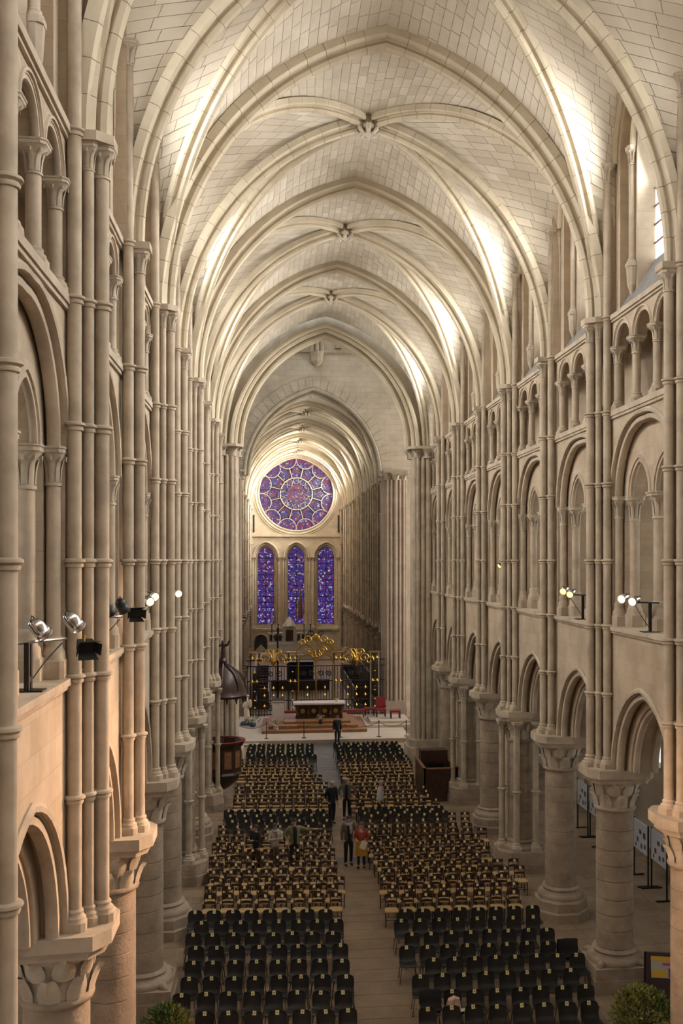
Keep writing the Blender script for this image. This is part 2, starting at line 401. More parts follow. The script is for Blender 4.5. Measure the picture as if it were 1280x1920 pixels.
def respond(root, y, strong, base_z=Z_AB):
    sh = 'vault_shaft'
    if strong:
        shaft(sh, root, 5.26, y, .105, base_z, Z_SPR - .14, RINGS, .30, .45)
        for s in (-1, 1):
            shaft(sh, root, 5.42, y + s * .17, .078, base_z, Z_SPR - .14, RINGS, .28, .40)
            shaft(sh, root, 5.58, y + s * .36, .10, base_z, Z_FORM, RINGS + (Z_SPR - .06,), .30, .48)
        poly = [(5.06, y - .17), (5.06, y + .17), (5.28, y + .36), (5.62, y + .36), (5.62, y - .36), (5.28, y - .36)]
    else:
        shaft(sh, root, 5.36, y, .105, base_z, Z_SPR - .14, RINGS, .30, .45)
        for s in (-1, 1):
            shaft(sh, root, 5.54, y + s * .21, .10, base_z, Z_FORM, RINGS + (Z_SPR - .06,), .30, .48)
        poly = [(5.14, y - .2), (5.14, y + .2), (5.6, y + .24), (5.6, y - .24)]
    MB().prism(poly, Z_SPR - .14, Z_SPR).build('abacus', 'shaft_stone', root)
    MB().box(5.56, XW + .36, y - .34, y + .34, Z_SPR, 23.4).build('wall_pier', 'nave_stone', root)

wall_r = struct(empty('wall_right'), 'pale stone nave wall on the right with arcade, gallery, triforium and clerestory')
wall_l = struct(empty('wall_left', scale=(-1, 1, 1)), 'pale stone nave wall on the left with arcade, gallery, triforium and clerestory')
for k in range(-1, 11):
    yc = KY(k) + H2
    if k >= 1: build_bay(wall_l, yc)
    if k >= 3: build_bay(wall_r, yc)
for k in range(2, 11):
    respond(wall_l, KY(k), k % 2 == 1)
    if k >= 4: respond(wall_r, KY(k), k % 2 == 1)
# plain wall where the nave runs on beside and behind the camera, outside the picture
for root, y1 in ((wall_r, KY(3)), (wall_l, KY(1))):
    y0 = KY(-1)
    m = MB(); m.box(XW, XW + .9, y0, y1, 0, Z_SPR); m.box(XW + .34, XW + .9, y0, y1, Z_SPR, 18); m.box(XW + .34, XW + .9, y0, y1, 22.3, 24.6)
    for k in range(-1, 3):
        a, b = KY(k) - 1.2, KY(k) + 1.2
        if b < y1 + 1.3: m.box(XW + .34, XW + .9, max(a, y0), min(b, y1), 18, 22.3)
    m.build('plain_wall', 'nave_stone', root)

# ------------------------------------------------------------ arcade columns
LEAF = None
def leaf_mesh():
    vs, fs = [], []
    secs = [(.03, .0, .15, .02), (.05, .13, .17, .03), (.085, .24, .14, .035), (.125, .335, .10, .03), (.16, .36, .06, .03), (.155, .29, .045, .02)]
    for o, z, wd, rid in secs:
        for s in (-1, -.5, 0, .5, 1): vs.append((o + rid * (1 - abs(s)) * 1.6 - .025 * abs(s), wd * s, z))
    for j in range(len(secs) - 1):
        for q in range(4): fs.append((j * 5 + q, j * 5 + q + 1, j * 5 + q + 6, j * 5 + q + 5))
    return MB().add(vs, fs).mesh('leaf', 'carved_stone', True, 60)
def column(x, y, side, k, label, compound=False, octo=False, group=None, claws=False):
    # side=+1 right-hand row (nave towards -x); local -x faces the nave
    t = empty('stone_column', (x, y, 0), 0 if side > 0 else pi)
    tag(t, label, 'column', group)
    r = .47
    if compound:
        put('plinth', shared('cplinth', lambda: MB().prism([(-.95, -.5), (-.95, .5), (-.6, .9), (.6, .9), (.95, .5), (.95, -.5), (.6, -.9), (-.6, -.9)], 0, .32).prism([(-.9, -.46), (-.9, .46), (-.56, .85), (.56, .85), (.9, .46), (.9, -.46), (.56, -.85), (-.56, -.85)], .32, .72).mesh('plinth', 'column_stone')), t)
    elif octo:
        put('plinth', shared('oplinth', lambda: MB().lathe([(.86, 0), (.86, .26), (.80, .30), (.80, .56), (.74, .62)], n=8).mesh('plinth', 'column_stone')), t)
    else:
        put('plinth', shared('splinth', lambda: MB().box(-.76, .76, -.76, .76, 0, .34).box(-.72, .72, -.72, .72, .34, .62).mesh('plinth', 'column_stone')), t)
        for sx in (-1, 1):
            for sy in (-1, 1):
                put('corner_claw', shared('claw', lambda: MB().tube([(0, 0, 0), (.10, .10, .02), (.19, .19, -.05)], [.10, .09, .05], 8).mesh('corner_claw', 'column_stone', True)), t, (sx * .43, sy * .43, .66), rz=atan2(sy, sx) - pi / 4)
    z0 = .72 if compound else .62
    put('base', shared(('cb', z0), lambda: MB().lathe([(r * 1.48, z0), (r * 1.5, z0 + .07), (r * 1.44, z0 + .14), (r * 1.22, z0 + .18), (r * 1.15, z0 + .24), (r * 1.22, z0 + .28), (r * 1.16, z0 + .33), (r * 1.0, z0 + .35)], n=28).mesh('base', 'column_stone', True, 50)), t)
    zb = z0 + .35; zt = 4.46
    hs = []; rnd = random.Random(k * 7 + side); z = zb
    while z < zt - .3:
        h = rnd.choice((.38, .44, .48)); hs.append(h); z += h
    f = (zt - zb) / sum(hs); z = zb
    for h in hs:
        h *= f
        put('drum', shared(('drum', round(h, 2)), lambda: MB().lathe([(r - .018, 0), (r, .014), (r, h - .014), (r - .018, h)], n=28).mesh('drum', 'column_stone', True, 50)), t, (0, 0, z)); z += h
    put('astragal', shared('astr', lambda: MB().lathe([(r, zt - .02), (r * 1.12, zt), (r * 1.15, zt + .05), (r * 1.1, zt + .10), (r, zt + .11)], n=28).mesh('astragal', 'column_stone', True, 60)), t)
    put('capital_bell', shared('bell', lambda: MB().lathe([(r, zt + .1), (r * 1.0, zt + .40), (r * 1.08, zt + .6, .05), (r * 1.30, zt + .72, .45), (r * 1.36, zt + .75, .7)], n=32).mesh('capital_bell', 'carved_stone', True, 60)), t)
    leaf = shared('leaf', leaf_mesh)
    for i in range(8):
        a = 2 * pi * i / 8
        o = put('leaf', leaf, t, (cos(a) * r, sin(a) * r, zt + .10), rz=a)
        a += pi / 8
        o = put('leaf', leaf, t, (cos(a) * r * 1.03, sin(a) * r * 1.03, zt + .40), rz=a)
    p1 = [(-.80, -.36), (-.80, .36), (-.60, .66), (.62, .74), (.74, .62), (.74, -.62), (.62, -.74), (-.60, -.66)]
    sc_ = lambda s: [(a * s, b * s) for a, b in p1]
    put('abacus', shared('bigab', lambda: MB().prism(sc_(.92), zt + .74, zt + .82).prism(sc_(.97), zt + .82, zt + .88).prism(sc_(1.05), zt + .88, Z_AB).mesh('abacus', 'shaft_stone')), t)
    if compound:
        for a in (180, 180 - 62, 180 + 62, 60, -60):
            ca, sa = cos(R(a)) * .70, sin(R(a)) * .70
            o = put('detached_shaft', shared('dsh', lambda: MB().lathe([(.105, z0 + .28), (.105, zt + .2)], n=12).mesh('detached_shaft', 'shaft_stone', True, 40)), t, (ca, sa, 0))
            put('shaft_ring', shared(('ring', .105), lambda: ring_mb(.105).mesh('shaft_ring', 'shaft_stone', True, 50)), o, (0, 0, 2.75))
            put('shaft_base', shared(('base', .105, .3), lambda: base_mb(.105, .3).mesh('shaft_base', 'shaft_stone', True, 40)), o, (0, 0, z0))
            put('capital', shared(('cap', .105, .55, 1.75), lambda: capital_mb(.105, .55, .105 * 1.75).mesh('capital', 'carved_stone', True, 40)), o, (0, 0, zt + .2))
    return t
ORD = ['nearest', 'second', 'third', 'fourth', 'fifth', 'sixth', 'seventh', 'eighth', 'ninth', 'tenth', 'eleventh', 'twelfth', 'thirteenth', 'fourteenth', 'fifteenth', 'sixteenth', 'seventeenth', 'eighteenth', 'nineteenth', 'twentieth', 'twenty-first', 'twenty-second', 'twenty-third', 'twenty-fourth', 'twenty-fifth', 'twenty-sixth', 'twenty-seventh', 'twenty-eighth', 'twenty-ninth', 'thirtieth']
for i, k in enumerate(range(3, 11)):
    comp = k in (7, 9)
    lab = 'pier with slim detached shafts around a core, %s support of the left arcade' % ORD[i] if comp else 'round drum column with leafy capital, %s support of the left arcade' % ORD[i]
    column(-5.9, KY(k), -1, k, lab, comp, octo=(k in (6, 8)), group='arcade supports')
for i, k in enumerate(range(4, 11)):
    comp = k in (7, 9)
    lab = 'pier with slim detached shafts around a core, %s support of the right arcade' % ORD[i] if comp else 'round drum column with leafy capital, %s support of the right arcade' % ORD[i]
    column(5.9, KY(k), 1, k, lab, comp, octo=(k in (6, 8)), group='arcade supports')

# ------------------------------------------------------------ clerestory windows
WN = [0]
def next_window(): WN[0] += 1; return 'window_%d' % WN[0]
def clerestory_window(side, y, x=XW + .80, panes=False, sy=1.0, strength='clear_glass'):
    wn = struct(empty(next_window(), (side * x, y, 0), 0, (side, sy, 1)), 'tall clear clerestory lancet window in the %s wall' % ('right' if side > 0 else 'left'))
    op = arc(1.18, 1.45, 8, 0, 20.75)
    zb = 18.1
    if panes:
        for i in range(2):
            y0, y1 = (-1.16, -.02) if i == 0 else (.02, 1.16)
            for j in range(6):
                z0 = zb + j * .45; MB().box(0, .02, y0, y1, z0 + .02, z0 + .43).build('pane', strength, wn)
            half = [p for p in op if (p[0] <= .001 if i == 0 else p[0] >= -.001)]
            poly = [(a * .985, b) for a, b in half]; s0 = -.02 if i == 0 else .02
            m = MB(); n = len(poly); cpt = (0.0, s0, 20.85)
            m.add([cpt] + [(0, a, max(b, 20.85)) for a, b in poly], [(0, q, q + 1) for q in range(1, n)]); m.build('pane', strength, wn)
        for j in range(7): MB().box(-.03, .0, -1.18, 1.18, zb + j * .45 - .02, zb + j * .45 + .02).build('saddle_bar', 'iron_red', wn)
        MB().box(-.03, 0, -.02, .02, zb, 22.1).build('mullion_bar', 'iron_red', wn)
    else:
        m = MB(); full = [(-1.18, zb)] + op + [(1.18, zb)]
        m.add([(0, 0, 20)] + [(0, a, b) for a, b in full], [(0, q, q % len(full) + 1) for q in range(1, len(full) + 1)]); m.build('pane', strength, wn)
        for j in range(1, 7): MB().box(-.03, -.005, -1.18, 1.18, zb + j * .45 - .02, zb + j * .45 + .02).build('saddle_bar', 'iron_red', wn)
    return wn
plain('iron_red', (.20, .10, .07), .7)
for k in range(-1, 11):
    yc = KY(k) + H2
    clerestory_window(1, yc, panes=(4 <= k <= 7))
    clerestory_window(-1, yc)
    window_light('daylight', XW + .76, yc, 20.2, 1, SUN_P * (3.0 if k >= 4 else 1.2), tilt=.34)
    window_light('daylight', -XW - .76, yc, 20.2, -1, SUN_P * (1.35 if k >= 4 else .9), tilt=.30)
# ------------------------------------------------------------ vaults
ceiling = struct(empty('ceiling'), 'sexpartite stone rib vault over the nave')
Z_APEX, Z_BOSS = 23.62, 23.66
PROF = [(-.25, .34), (-.25, .15), (-.20, .11), (-.085, .11), (-.065, .075), (-.105, .0), (-.08, -.075), (0, -.11), (.08, -.075), (.105, 0), (.065, .075), (.085, .11), (.20, .11), (.25, .15), (.25, .34)]
def half_curve(P0, P1, z0, z1):
    # quarter arc in the vertical plane from springing P0 (x,y) to crown P1 (x,y); returns f(t, offset) -> (point, radial)
    dx, dy = P1[0] - P0[0], P1[1] - P0[1]; a = sqrt(dx * dx + dy * dy); h = z1 - z0
    Rr = (a * a + h * h) / (2 * a); pm = acos(max(-1, min(1, (Rr - a) / Rr))); ux, uy = dx / a, dy / a
    def f(t, off=0.0):
        p = (pm if not off else acos(max(-1, min(1, (Rr - a) / (Rr + off))))) * t
        return Vector((P0[0] + ux * (Rr - (Rr + off) * cos(p)), P0[1] + uy * (Rr - (Rr + off) * cos(p)), z0 + (Rr + off) * sin(p))), Vector((-ux * cos(p), -uy * cos(p), sin(p)))
    f.length = Rr * pm; f.side = Vector((-uy, ux, 0))
    return f
def rib(name, parent, f, sc_=1.0, vous=False, wide=1.0, n=18, mat='rib_stone', t0=0.0, t1=1.0):
    pr = [(u * sc_ * wide, v * sc_) for u, v in PROF]
    def frames(a, b, m):
        out = []
        for i in range(m + 1):
            tt = a + (b - a) * i / m; p, nrm = f(tt)
            if tt > .9975 and t1 == 1.0: p = f(1.0)[0]; nrm = Vector((0, 0, 1 / max(.3, nrm.z)))
            out.append((p, f.side, nrm))
        return out
    if not vous:
        return MB().sweep(frames(t0, t1, n), pr).build(name, mat, parent, smooth=True, auto=35)
    core = [(u * sc_ * wide, v * sc_) for u, v in ((-.22, .33), (-.22, .18), (-.05, .14), (-.05, -.06), (.05, -.06), (.05, .14), (.22, .18), (.22, .33))]
    o = MB().sweep(frames(t0, t1, n), core).build(name, 'mortar', parent)
    k = max(4, int(f.length * (t1 - t0) / .50)); g = .005 / f.length
    for i in range(k):
        a = t0 + (t1 - t0) * i / k; b = t0 + (t1 - t0) * (i + 1) / k
        MB().sweep(frames(a + g, b - g, 2), pr).build('voussoir', mat, o, smooth=True, auto=35)
    return o
STONES = []      # (screen area, verts, faces)
def web(parent, P, nt, stones, mat_plain='web_stone', centre=None, clen=.62):
    # ruled vault surface P(t,s); courses run along s
    m = MB(); ns = 6
    for i in range(nt + 1):
        for j in range(ns + 1): m.v.append(tuple(P(i / nt, j / ns)))
    for i in range(nt):
        for j in range(ns): m.f.append((i * (ns + 1) + j, i * (ns + 1) + j + 1, (i + 1) * (ns + 1) + j + 1, (i + 1) * (ns + 1) + j))
    m.build('vault_web', 'mortar' if stones else mat_plain, parent, smooth=True, auto=60)
    if not stones: return
    L = 0; prev = P(0, .5); arcs = [0]
    for i in range(1, 61):
        q = P(i / 60, .5); L += (q - prev).length; prev = q; arcs.append(L)
    nc = int(L / .27); j = 0; ts = []
    for c in range(nc + 1):
        want = L * c / nc
        while j < 59 and arcs[j + 1] < want: j += 1
        ts.append((j + (want - arcs[j]) / max(1e-6, arcs[j + 1] - arcs[j])) / 60)
    for c in range(nc):
        ta, tb = ts[c], min(1, ts[c + 1])
        wl = (P((ta + tb) / 2, 1) - P((ta + tb) / 2, 0)).length
        if wl < .12: continue
        n = max(1, round(wl / clen)); cuts = [0.0]
        off = random.uniform(.3, .7)
        for q in range(n): 
            s = (q + off + random.uniform(-.12, .12)) / n
            if .04 < s < .96: cuts.append(s)
        cuts.append(1.0)
        hg = .007 / (L / nc) * (tb - ta)
        for sa, sb in zip(cuts, cuts[1:]):
            gs = .007 / wl
            co = [P(ta + hg, sa + gs), P(ta + hg, sb - gs), P(tb - hg, sb - gs), P(tb - hg, sa + gs)]
            nr = (co[1] - co[0]).cross(co[3] - co[0])
            if nr.length < 1e-6: continue
            nr.normalize(); mid = (co[0] + co[2]) / 2
            if nr.dot(centre - mid) < 0: nr = -nr; co = [co[0], co[3], co[2], co[1]]
            dpt = .016 + random.uniform(0, .006)
            vs = [p - nr * .01 for p in co] + [p + nr * dpt for p in co]
            fs = [(4, 5, 6, 7), (0, 1, 5, 4), (1, 2, 6, 5), (2, 3, 7, 6), (3, 0, 4, 7)]
            pp = [pix(p) for p in co]; ar = 0
            if all(pp) and 0 < sum(q[0] for q in pp) / 4 < 1280 and 0 < sum(q[1] for q in pp) / 4 < 1920:
                ar = abs((pp[2][0] - pp[0][0]) * (pp[3][1] - pp[1][1]) - (pp[3][0] - pp[1][0]) * (pp[2][1] - pp[0][1])) / 2
            STONES.append((ar, vs, fs, parent))
def boss(parent, y, x=0, z=Z_BOSS, mat='carved_stone'):
    o = MB().lathe([(.02, -.22), (.17, -.20), (.22, -.12), (.30, -.10), (.33, .0), (.27, .08), (.24, .34), (.24, .45)], n=16).build('keystone', mat, parent, (x, y, z), smooth=True, auto=40)
    for i in range(8):
        a = 2 * pi * i / 8
        MB().tube([(.30, 0, .05), (.36, 0, -.03), (.34, 0, -.13), (.24, 0, -.2), (.2, 0, -.14)], [.05, .075, .07, .06, .04], 6).build('boss_leaf', mat, o, rz=a, smooth=True)
    return o
def double_bay(parent, yw, yc, ye, xs, xw, stones=False, vous=(False, False), x0=0.0, last=False, zap=Z_APEX, zbs=Z_BOSS):
    T = {}
    C0 = Vector((x0, yc, 15))
    for yy, key in ((yw, 'w'), (ye, 'e')):
        for s in (-1, 1): T[key, s] = half_curve((x0 + s * xs, yy), (x0, yy), Z_SPR, zap)
    Dg = {(k, s): half_curve((x0 + s * (xs + .10), yy), (x0, yc), Z_SPR, zbs) for yy, k in ((yw, 'w'), (ye, 'e')) for s in (-1, 1)}
    Wk = {s: half_curve((x0 + s * xw, yc), (x0, yc), Z_SPR, zbs) for s in (-1, 1)}
    for s in (-1, 1):
        rib('transverse_rib', parent, T['w', s], 1.12, vous[0], 1.15)
        if last: rib('transverse_rib', parent, T['e', s], 1.12, False, 1.15)
        for k in 'we': rib('diagonal_rib', parent, Dg[k, s], .80, vous[1], t1=.975)
        rib('transverse_rib', parent, Wk[s], .90, vous[1], t1=.965)
    boss(parent, yc, x0, zbs)
    of = .33
    for k in 'we':
        for s in (-1, 1):
            def P(t, q, A=T[k, s], B=Dg[k, s]):
                a = A(t, of)[0]; b = B(t, of * .9)[0]; p = a.lerp(b, q); p.z += .20 * q * (1 - q) * min(1, t * 1.5); return p
            web(parent, P, 20, stones, centre=C0)
    # lateral cells: diagonal / weak rib against the wall arch
    zf = 23.0
    aF, hF = 2.06, zf - Z_FORM; RF = (aF * aF + hF * hF) / (2 * aF)
    XF = xw + .44
    for s in (-1, 1):
        for k, yy in (('w', yw), ('e', ye)):
            half = (yc - yy) / 2; mid = (yy + yc) / 2; sg = 1 if half > 0 else -1; sc_y = abs(half) / 2.4
            def form(norm, from_strong):
                z = Z_SPR + norm * (zf + .1 - Z_SPR)
                if z <= Z_FORM: dd = 0.0
                else:
                    q = min(1, (z - Z_FORM) / RF) ; ph = asin(min(1, q)); dd = min(aF, RF - RF * cos(ph))
                    if norm > .999: dd = aF
                dd *= sc_y; e = (half * sg) - aF * sc_y
                if from_strong: y = yy + sg * (e + dd)
                else: y = yc - sg * (e + dd)
                return Vector((x0 + s * XF, y, z))
            zt = zbs + of * .9
            for cur, fs in ((Dg[k, s], True), (Wk[s], False)):
                zmax = cur(1, of * .9)[0].z
                def P(t, q, A=cur, fs=fs, zmax=zmax):
                    a = A(t, of * .9)[0]
                    nrm = max(0, min(1, (a.z - Z_SPR) / (zmax - Z_SPR)))
                    nrm = nrm if t < .999 else 1
                    b = form(nrm, fs); p = a.lerp(b, q); p.z += .25 * q * (1 - q) * t; return p
                web(parent, P, 22, stones, centre=C0)
            # wall rib
            pts = [(x0 + s * (XF - .02), mid + yq * sc_y, zq) for yq, zq in arc(aF - .06, hF - .04, 10, 0, Z_FORM)]
            MB().tube(pts, .10, 8).build('wall_rib', 'rib_stone', parent, smooth=True)
for kb in range(0, 11, 2):
    double_bay(ceiling, KY(kb - 1), KY(kb), KY(kb + 1), 5.26, 5.36, stones=kb >= 4, vous=(kb in (4, 6), kb in (4, 6)))
STONES.sort(key=lambda q: -q[0])
for ar, vs, fs, par in STONES[:300]:
    c = sum((Vector(v) for v in vs), Vector()) / 8
    MB().add([Vector(v) - c for v in vs], fs).build('vault_stone', 'web_stone', par, tuple(c))
rest = MB()
for ar, vs, fs, par in STONES[300:]: rest.add(vs, fs)
o = rest.build('vault_masonry', 'web_stone', ceiling); o['kind'] = 'stuff'

# ------------------------------------------------------------ crossing
def swap(mb): mb.v = [(y, x, z) for x, y, z in mb.v]; return mb
YC0, YC1 = KY(11), 67.6
wall_cw = struct(empty('wall_crossing_west'), 'stone wall above the arch from the nave into the crossing')
o1 = arc(4.95, 6.45, 16, 0, Z_SPR); o2 = arc(4.62, 6.15, 16, 0, Z_SPR)
m = MB(); arch_panel(m, -9, 9, Z_SPR, 34, [(o1, Z_SPR)], YC0 + .25, YC0 + .55); arch_panel(m, -9, 9, Z_SPR, 34, [(o2, Z_SPR)], YC0 + .55, YC0 + 1.25)
swap(m).build('arch_wall', 'rib_stone', wall_cw)
for a, h, x, r in ((4.86, 6.36, YC0 + .28, .15), (4.55, 6.08, YC0 + .62, .15), (4.55, 6.08, YC0 + 1.1, .13), (5.02, 6.52, YC0 + .02, .12)):
    swap(arch_tube(arc(a, h, 16, 0, Z_SPR), x, r, 8)).build('arch_moulding', 'rib_stone', wall_cw, smooth=True)
wall_ce = struct(empty('wall_crossing_east'), 'stone wall over the choir arch at the far side of the crossing')
cxo = -.12
ZC = 16.6
oc1 = arc(4.75, 6.0, 16, cxo, ZC); oc2 = arc(4.45, 5.7, 16, cxo, ZC)
m = MB(); arch_panel(m, -8, 8, ZC, 34, [(oc1, ZC)], YC1, YC1 + .4); arch_panel(m, -8, 8, ZC, 30, [(oc2, ZC)], YC1 + .4, YC1 + 1.2)
swap(m).build('arch_wall', 'crossing_stone', wall_ce)
fr = []
n = 34
out = arc(4.78, 6.05, 17, cxo, ZC); outer = arc(5.55, 6.75, 17, cxo, ZC)
for i in range(len(out) - 1):       # ring of voussoirs around the choir arch
    a, b, c, d_ = out[i], out[i + 1], outer[i + 1], outer[i]
    def sh(p, q): return (p[0] * .98 + q[0] * .02, p[1] * .98 + q[1] * .02)
    a2, b2, c2, d2 = sh(a, b), sh(b, a), sh(c, d_), sh(d_, c)
    MB().add([(x, YC1 - .05, z) for x, z in (a2, b2, c2, d2)] + [(x, YC1 + .01, z) for x, z in (a2, b2, c2, d2)], [(0, 1, 2, 3), (0, 4, 5, 1), (1, 5, 6, 2), (2, 6, 7, 3), (3, 7, 4, 0)]).build('voussoir', 'crossing_stone', wall_ce)
for a, h, x, r in ((4.66, 5.92, YC1 + .05, .13), (4.40, 5.65, YC1 + .5, .13)):
    swap(arch_tube(arc(a, h, 16, cxo, ZC), x, r, 8)).build('arch_moulding', 'crossing_stone', wall_ce, smooth=True)
MB().box(-7, 7, YC1 - .14, YC1 + .02, 25.0, 25.22).build('string_course', 'shaft_stone', wall_ce)
MB().lathe([(.12, 24.05), (.42, 24.35), (.40, 24.7), (.52, 25.0)], n=10).build('corbel', 'carved_stone', wall_ce, (.15, YC1 - .1, 0))
for dx in (-.34, 0, .34):
    MB().lathe([(.15, 25.0), (.15, 31)], n=10).build('lantern_shaft', 'shaft_stone', wall_ce, (.15 + dx, YC1 - .22 + .1 * abs(dx), 0), smooth=True)
for xx in (-1.5, 1.6, 4.6, -4.2):
    MB().lathe([(.11, 25.8), (.11, 31)], n=8).build('lantern_shaft', 'shaft_stone', wall_ce, (xx, YC1 - .1, 0), smooth=True)
    MB().lathe([(.22, 25.3, 1), (.22, 25.7, 1), (.12, 25.8)], n=8).build('shaft_base', 'shaft_stone', wall_ce, (xx, YC1 - .1, 0))
plain('void_shade', (.03, .03, .032), .9)  # flat dark colour standing in for the shade inside openings
MB().box(-2.7, -2.0, YC1 - .03, YC1 + .01, 25.3, 26.4).build('putlog_shade_panel', 'void_shade', wall_ce)  # no hole here: shade of a putlog painted as a dark panel
def crossing_pier(x, y, sx, sy, label, mat='shaft_stone'):
    # sx: towards the nave axis, sy: towards the camera
    t = struct(empty('crossing_pier', (x, y, 0)), label)
    MB().prism([(-.75, -.75), (.75, -.75), (.75, .75), (-.75, .75)], 1.0, Z_SPR - .3).build('core', mat, t)
    MB().prism([(-1.15, -.75), (-.75, -1.15), (.75, -1.15), (1.15, -.75), (1.15, .75), (.75, 1.15), (-.75, 1.15), (-1.15, .75)], 0, .7).prism([(-1.05, -.7), (-.7, -1.05), (.7, -1.05), (1.05, -.7), (1.05, .7), (.7, 1.05), (-.7, 1.05), (-1.05, .7)], .7, 1.1).build('plinth', mat, t)
    q = .75
    pts = [(q, 0, .17), (q, .30, .12), (q, -.30, .12), (q - .02, .56, .11), (q - .02, -.56, .11), (q - .13, q - .13, .13), (q - .13, -q + .13, .13)]
    for i in range(2):
        for (a, b, r) in pts[: 7 if i == 0 else 5]:
            for sg in (1, -1):
                px_, py_ = (a * sg, b) if i == 0 else (b, a * sg)
                MB().lathe([(r, 1.1), (r, Z_SPR - .55)], n=10).build('pier_shaft', mat, t, (px_, py_, 0), smooth=True)
    for i in range(8):
        a = 2 * pi * i / 8
        MB().add(capital_mb(.26, .5, .36, n=12, leaves=6).v, capital_mb(.26, .5, .36, n=12, leaves=6).f).build('capital', 'carved_stone', t, (cos(a) * .78, sin(a) * .78, Z_SPR - .62), smooth=True)
    MB().prism([(-1.12, -.8), (-.8, -1.12), (.8, -1.12), (1.12, -.8), (1.12, .8), (.8, 1.12), (-.8, 1.12), (-1.12, .8)], Z_SPR - .14, Z_SPR).build('abacus', mat, t)
    return t
crossing_pier(5.55, YC0 + .35, -1, -1, 'massive clustered pier at the right end of the nave arcade')
crossing_pier(-5.55, YC0 + .35, 1, -1, 'massive clustered pier at the left end of the nave arcade behind the pulpit')
stone('pink_stone', (.42, .335, .27), (.32, .25, .20), .5, joints=(.7, .36, .006, .85))
crossing_pier(5.55, YC1 + .75, -1, -1, 'reddish clustered pier right of the iron choir screen', 'pink_stone')
crossing_pier(-5.85, YC1 + .75, 1, -1, 'reddish clustered pier left of the iron choir screen', 'pink_stone')

# transept arms and lantern
wall_t = struct(empty('wall_transept'), 'plain stone walls of the transept arms')
m = MB()
for s in (-1, 1):
    x0, x1 = sorted((s * 6.4, s * 24))
    m.box(x0, x1, YC0 + .2, YC0 + 1.1, 0, 24.5); m.box(x0, x1, YC1 + .3, YC1 + 1.2, 0, 24.5)
    x0, x1 = sorted((s * 24, s * 25)); m.box(x0, x1, YC0, YC1 + 1.5, 0, 24.5)
    x0, x1 = sorted((s * 6.2, s * 25)); m.box(x0, x1, YC0, YC1 + 1.5, 24.4, 25)
    x0, x1 = sorted((s * 6.2, s * 7.0)); m.box(x0, x1, YC0 + 1, YC1, 23.5, 34)
m.build('transept_shell', 'crossing_stone', wall_t)
MB().box(-9, 9, YC0, YC1 + 1, 34, 34.4).build('lantern_roof', 'crossing_stone', wall_t)
area('daylight_lantern', (0, (YC0 + YC1) / 2, 33.5), (0, 0, 0), 9, 10, 550, (.95, .97, 1))
area('daylight_transept', (23.6, (YC0 + YC1) / 2, 14), (0, pi / 2, 0), 12, 10, 3200, (1, .95, .86))
area('daylight_transept', (-23.6, (YC0 + YC1) / 2, 14), (0, -pi / 2, 0), 12, 10, 600, (.9, .95, 1))

for s, nm in ((1, 'right'), (-1, 'left')):
    wn = struct(empty(next_window(), (s * 23.9, (YC0 + YC1) / 2, 0)), 'unseen window added for the area light in the %s transept arm' % nm)  # unseen glowing panes, added and sized to match the transept area lights
    for i in range(4): MB().box(-.02, .02, -4.9 + i * 2.5, -2.6 + i * 2.5, 8, 20).build('pane', 'dull_glass', wn)
    for i in range(5): MB().box(-.08, .08, -5.05 + i * 2.5, -4.9 + i * 2.5, 8, 20).build('mullion', 'crossing_stone', wn)
# ------------------------------------------------------------ choir
DC = 4.97; YS = YC1 + 1.2; YE = YS + 10 * DC
ceil2 = struct(empty('ceiling_choir'), 'ribbed stone vault over the choir')
for i in range(5):
    yy = YS + i * 2 * DC
    double_bay(ceil2, yy, yy + DC, yy + 2 * DC, 5.26, 5.36, x0=cxo, last=(i == 4), zap=23.1, zbs=23.2)
wall_cr = struct(empty('wall_choir_right', (cxo, 0, 0)), 'choir wall on the right with its galleries')
wall_cl = struct(empty('wall_choir_left', (cxo, 0, 0), scale=(-1, 1, 1)), 'choir wall on the left with its galleries')
for i in range(10):
    yc = YS + (i + .5) * DC
    for root in (wall_cr, wall_cl):
        for nm, me in BAY: put(nm, me, root, (0, yc, 0), scale=(1, DC / D, 1))
    shaft('tribune_column', wall_cr, XW + .44, yc, .15, Z_SILL, Z_TRB, (), .72, .62, 16, captop=1.75)
    for q in (-.65, .65): shaft('triforium_column', wall_cr, XW + .12, yc + q, .10, Z_TRI, 16.14, (), .26, .42, 12, captop=1.95)
    clerestory_window(1, yc, strength='clear_glass'); clerestory_window(-1, yc)
    window_light('daylight', cxo + XW + .76, yc, 20.2, 1, SUN_P * (6.5 if i > 6 else 4.0 if i > 4 else 1.0), (1, .93, .82))
    window_light('daylight', cxo - XW - .76, yc, 20.2, -1, SUN_P * (5.0 if i > 6 else 2.6 if i > 4 else .6), (1, .93, .82))
    if i:
        respond(wall_cr, YS + i * DC, i % 2 == 0)
        if i > 4: respond(wall_cl, YS + i * DC, i % 2 == 0)
def choir_column(x, y, side, label):
    t = empty('choir_column', (x, y, 0), 0 if side > 0 else pi); tag(t, label, 'column', 'choir columns')
    put('base', shared('chb', lambda: MB().lathe([(.75, 0, 1), (.75, .5, 1), (.68, .55), (.66, .7), (.5, .8)], n=16).mesh('base', 'column_stone')), t)
    put('shaft', shared('chs', lambda: MB().lathe([(.47, .8), (.47, 4.5)], n=20).mesh('shaft', 'column_stone', True, 40)), t)
    put('capital', shared('chc', lambda: capital_mb(.47, 1.05, .68, 20, 10, 2).mesh('capital', 'carved_stone', True, 40)), t, (0, 0, 4.5))
for i in range(1, 10):
    choir_column(cxo + 5.9, YS + i * DC, 1, 'grey round choir column, %s in the row behind the screen on the right' % ORD[i - 1])
    choir_column(cxo - 5.9, YS + i * DC, -1, 'grey round choir column, %s in the row behind the screen on the left' % ORD[i - 1])

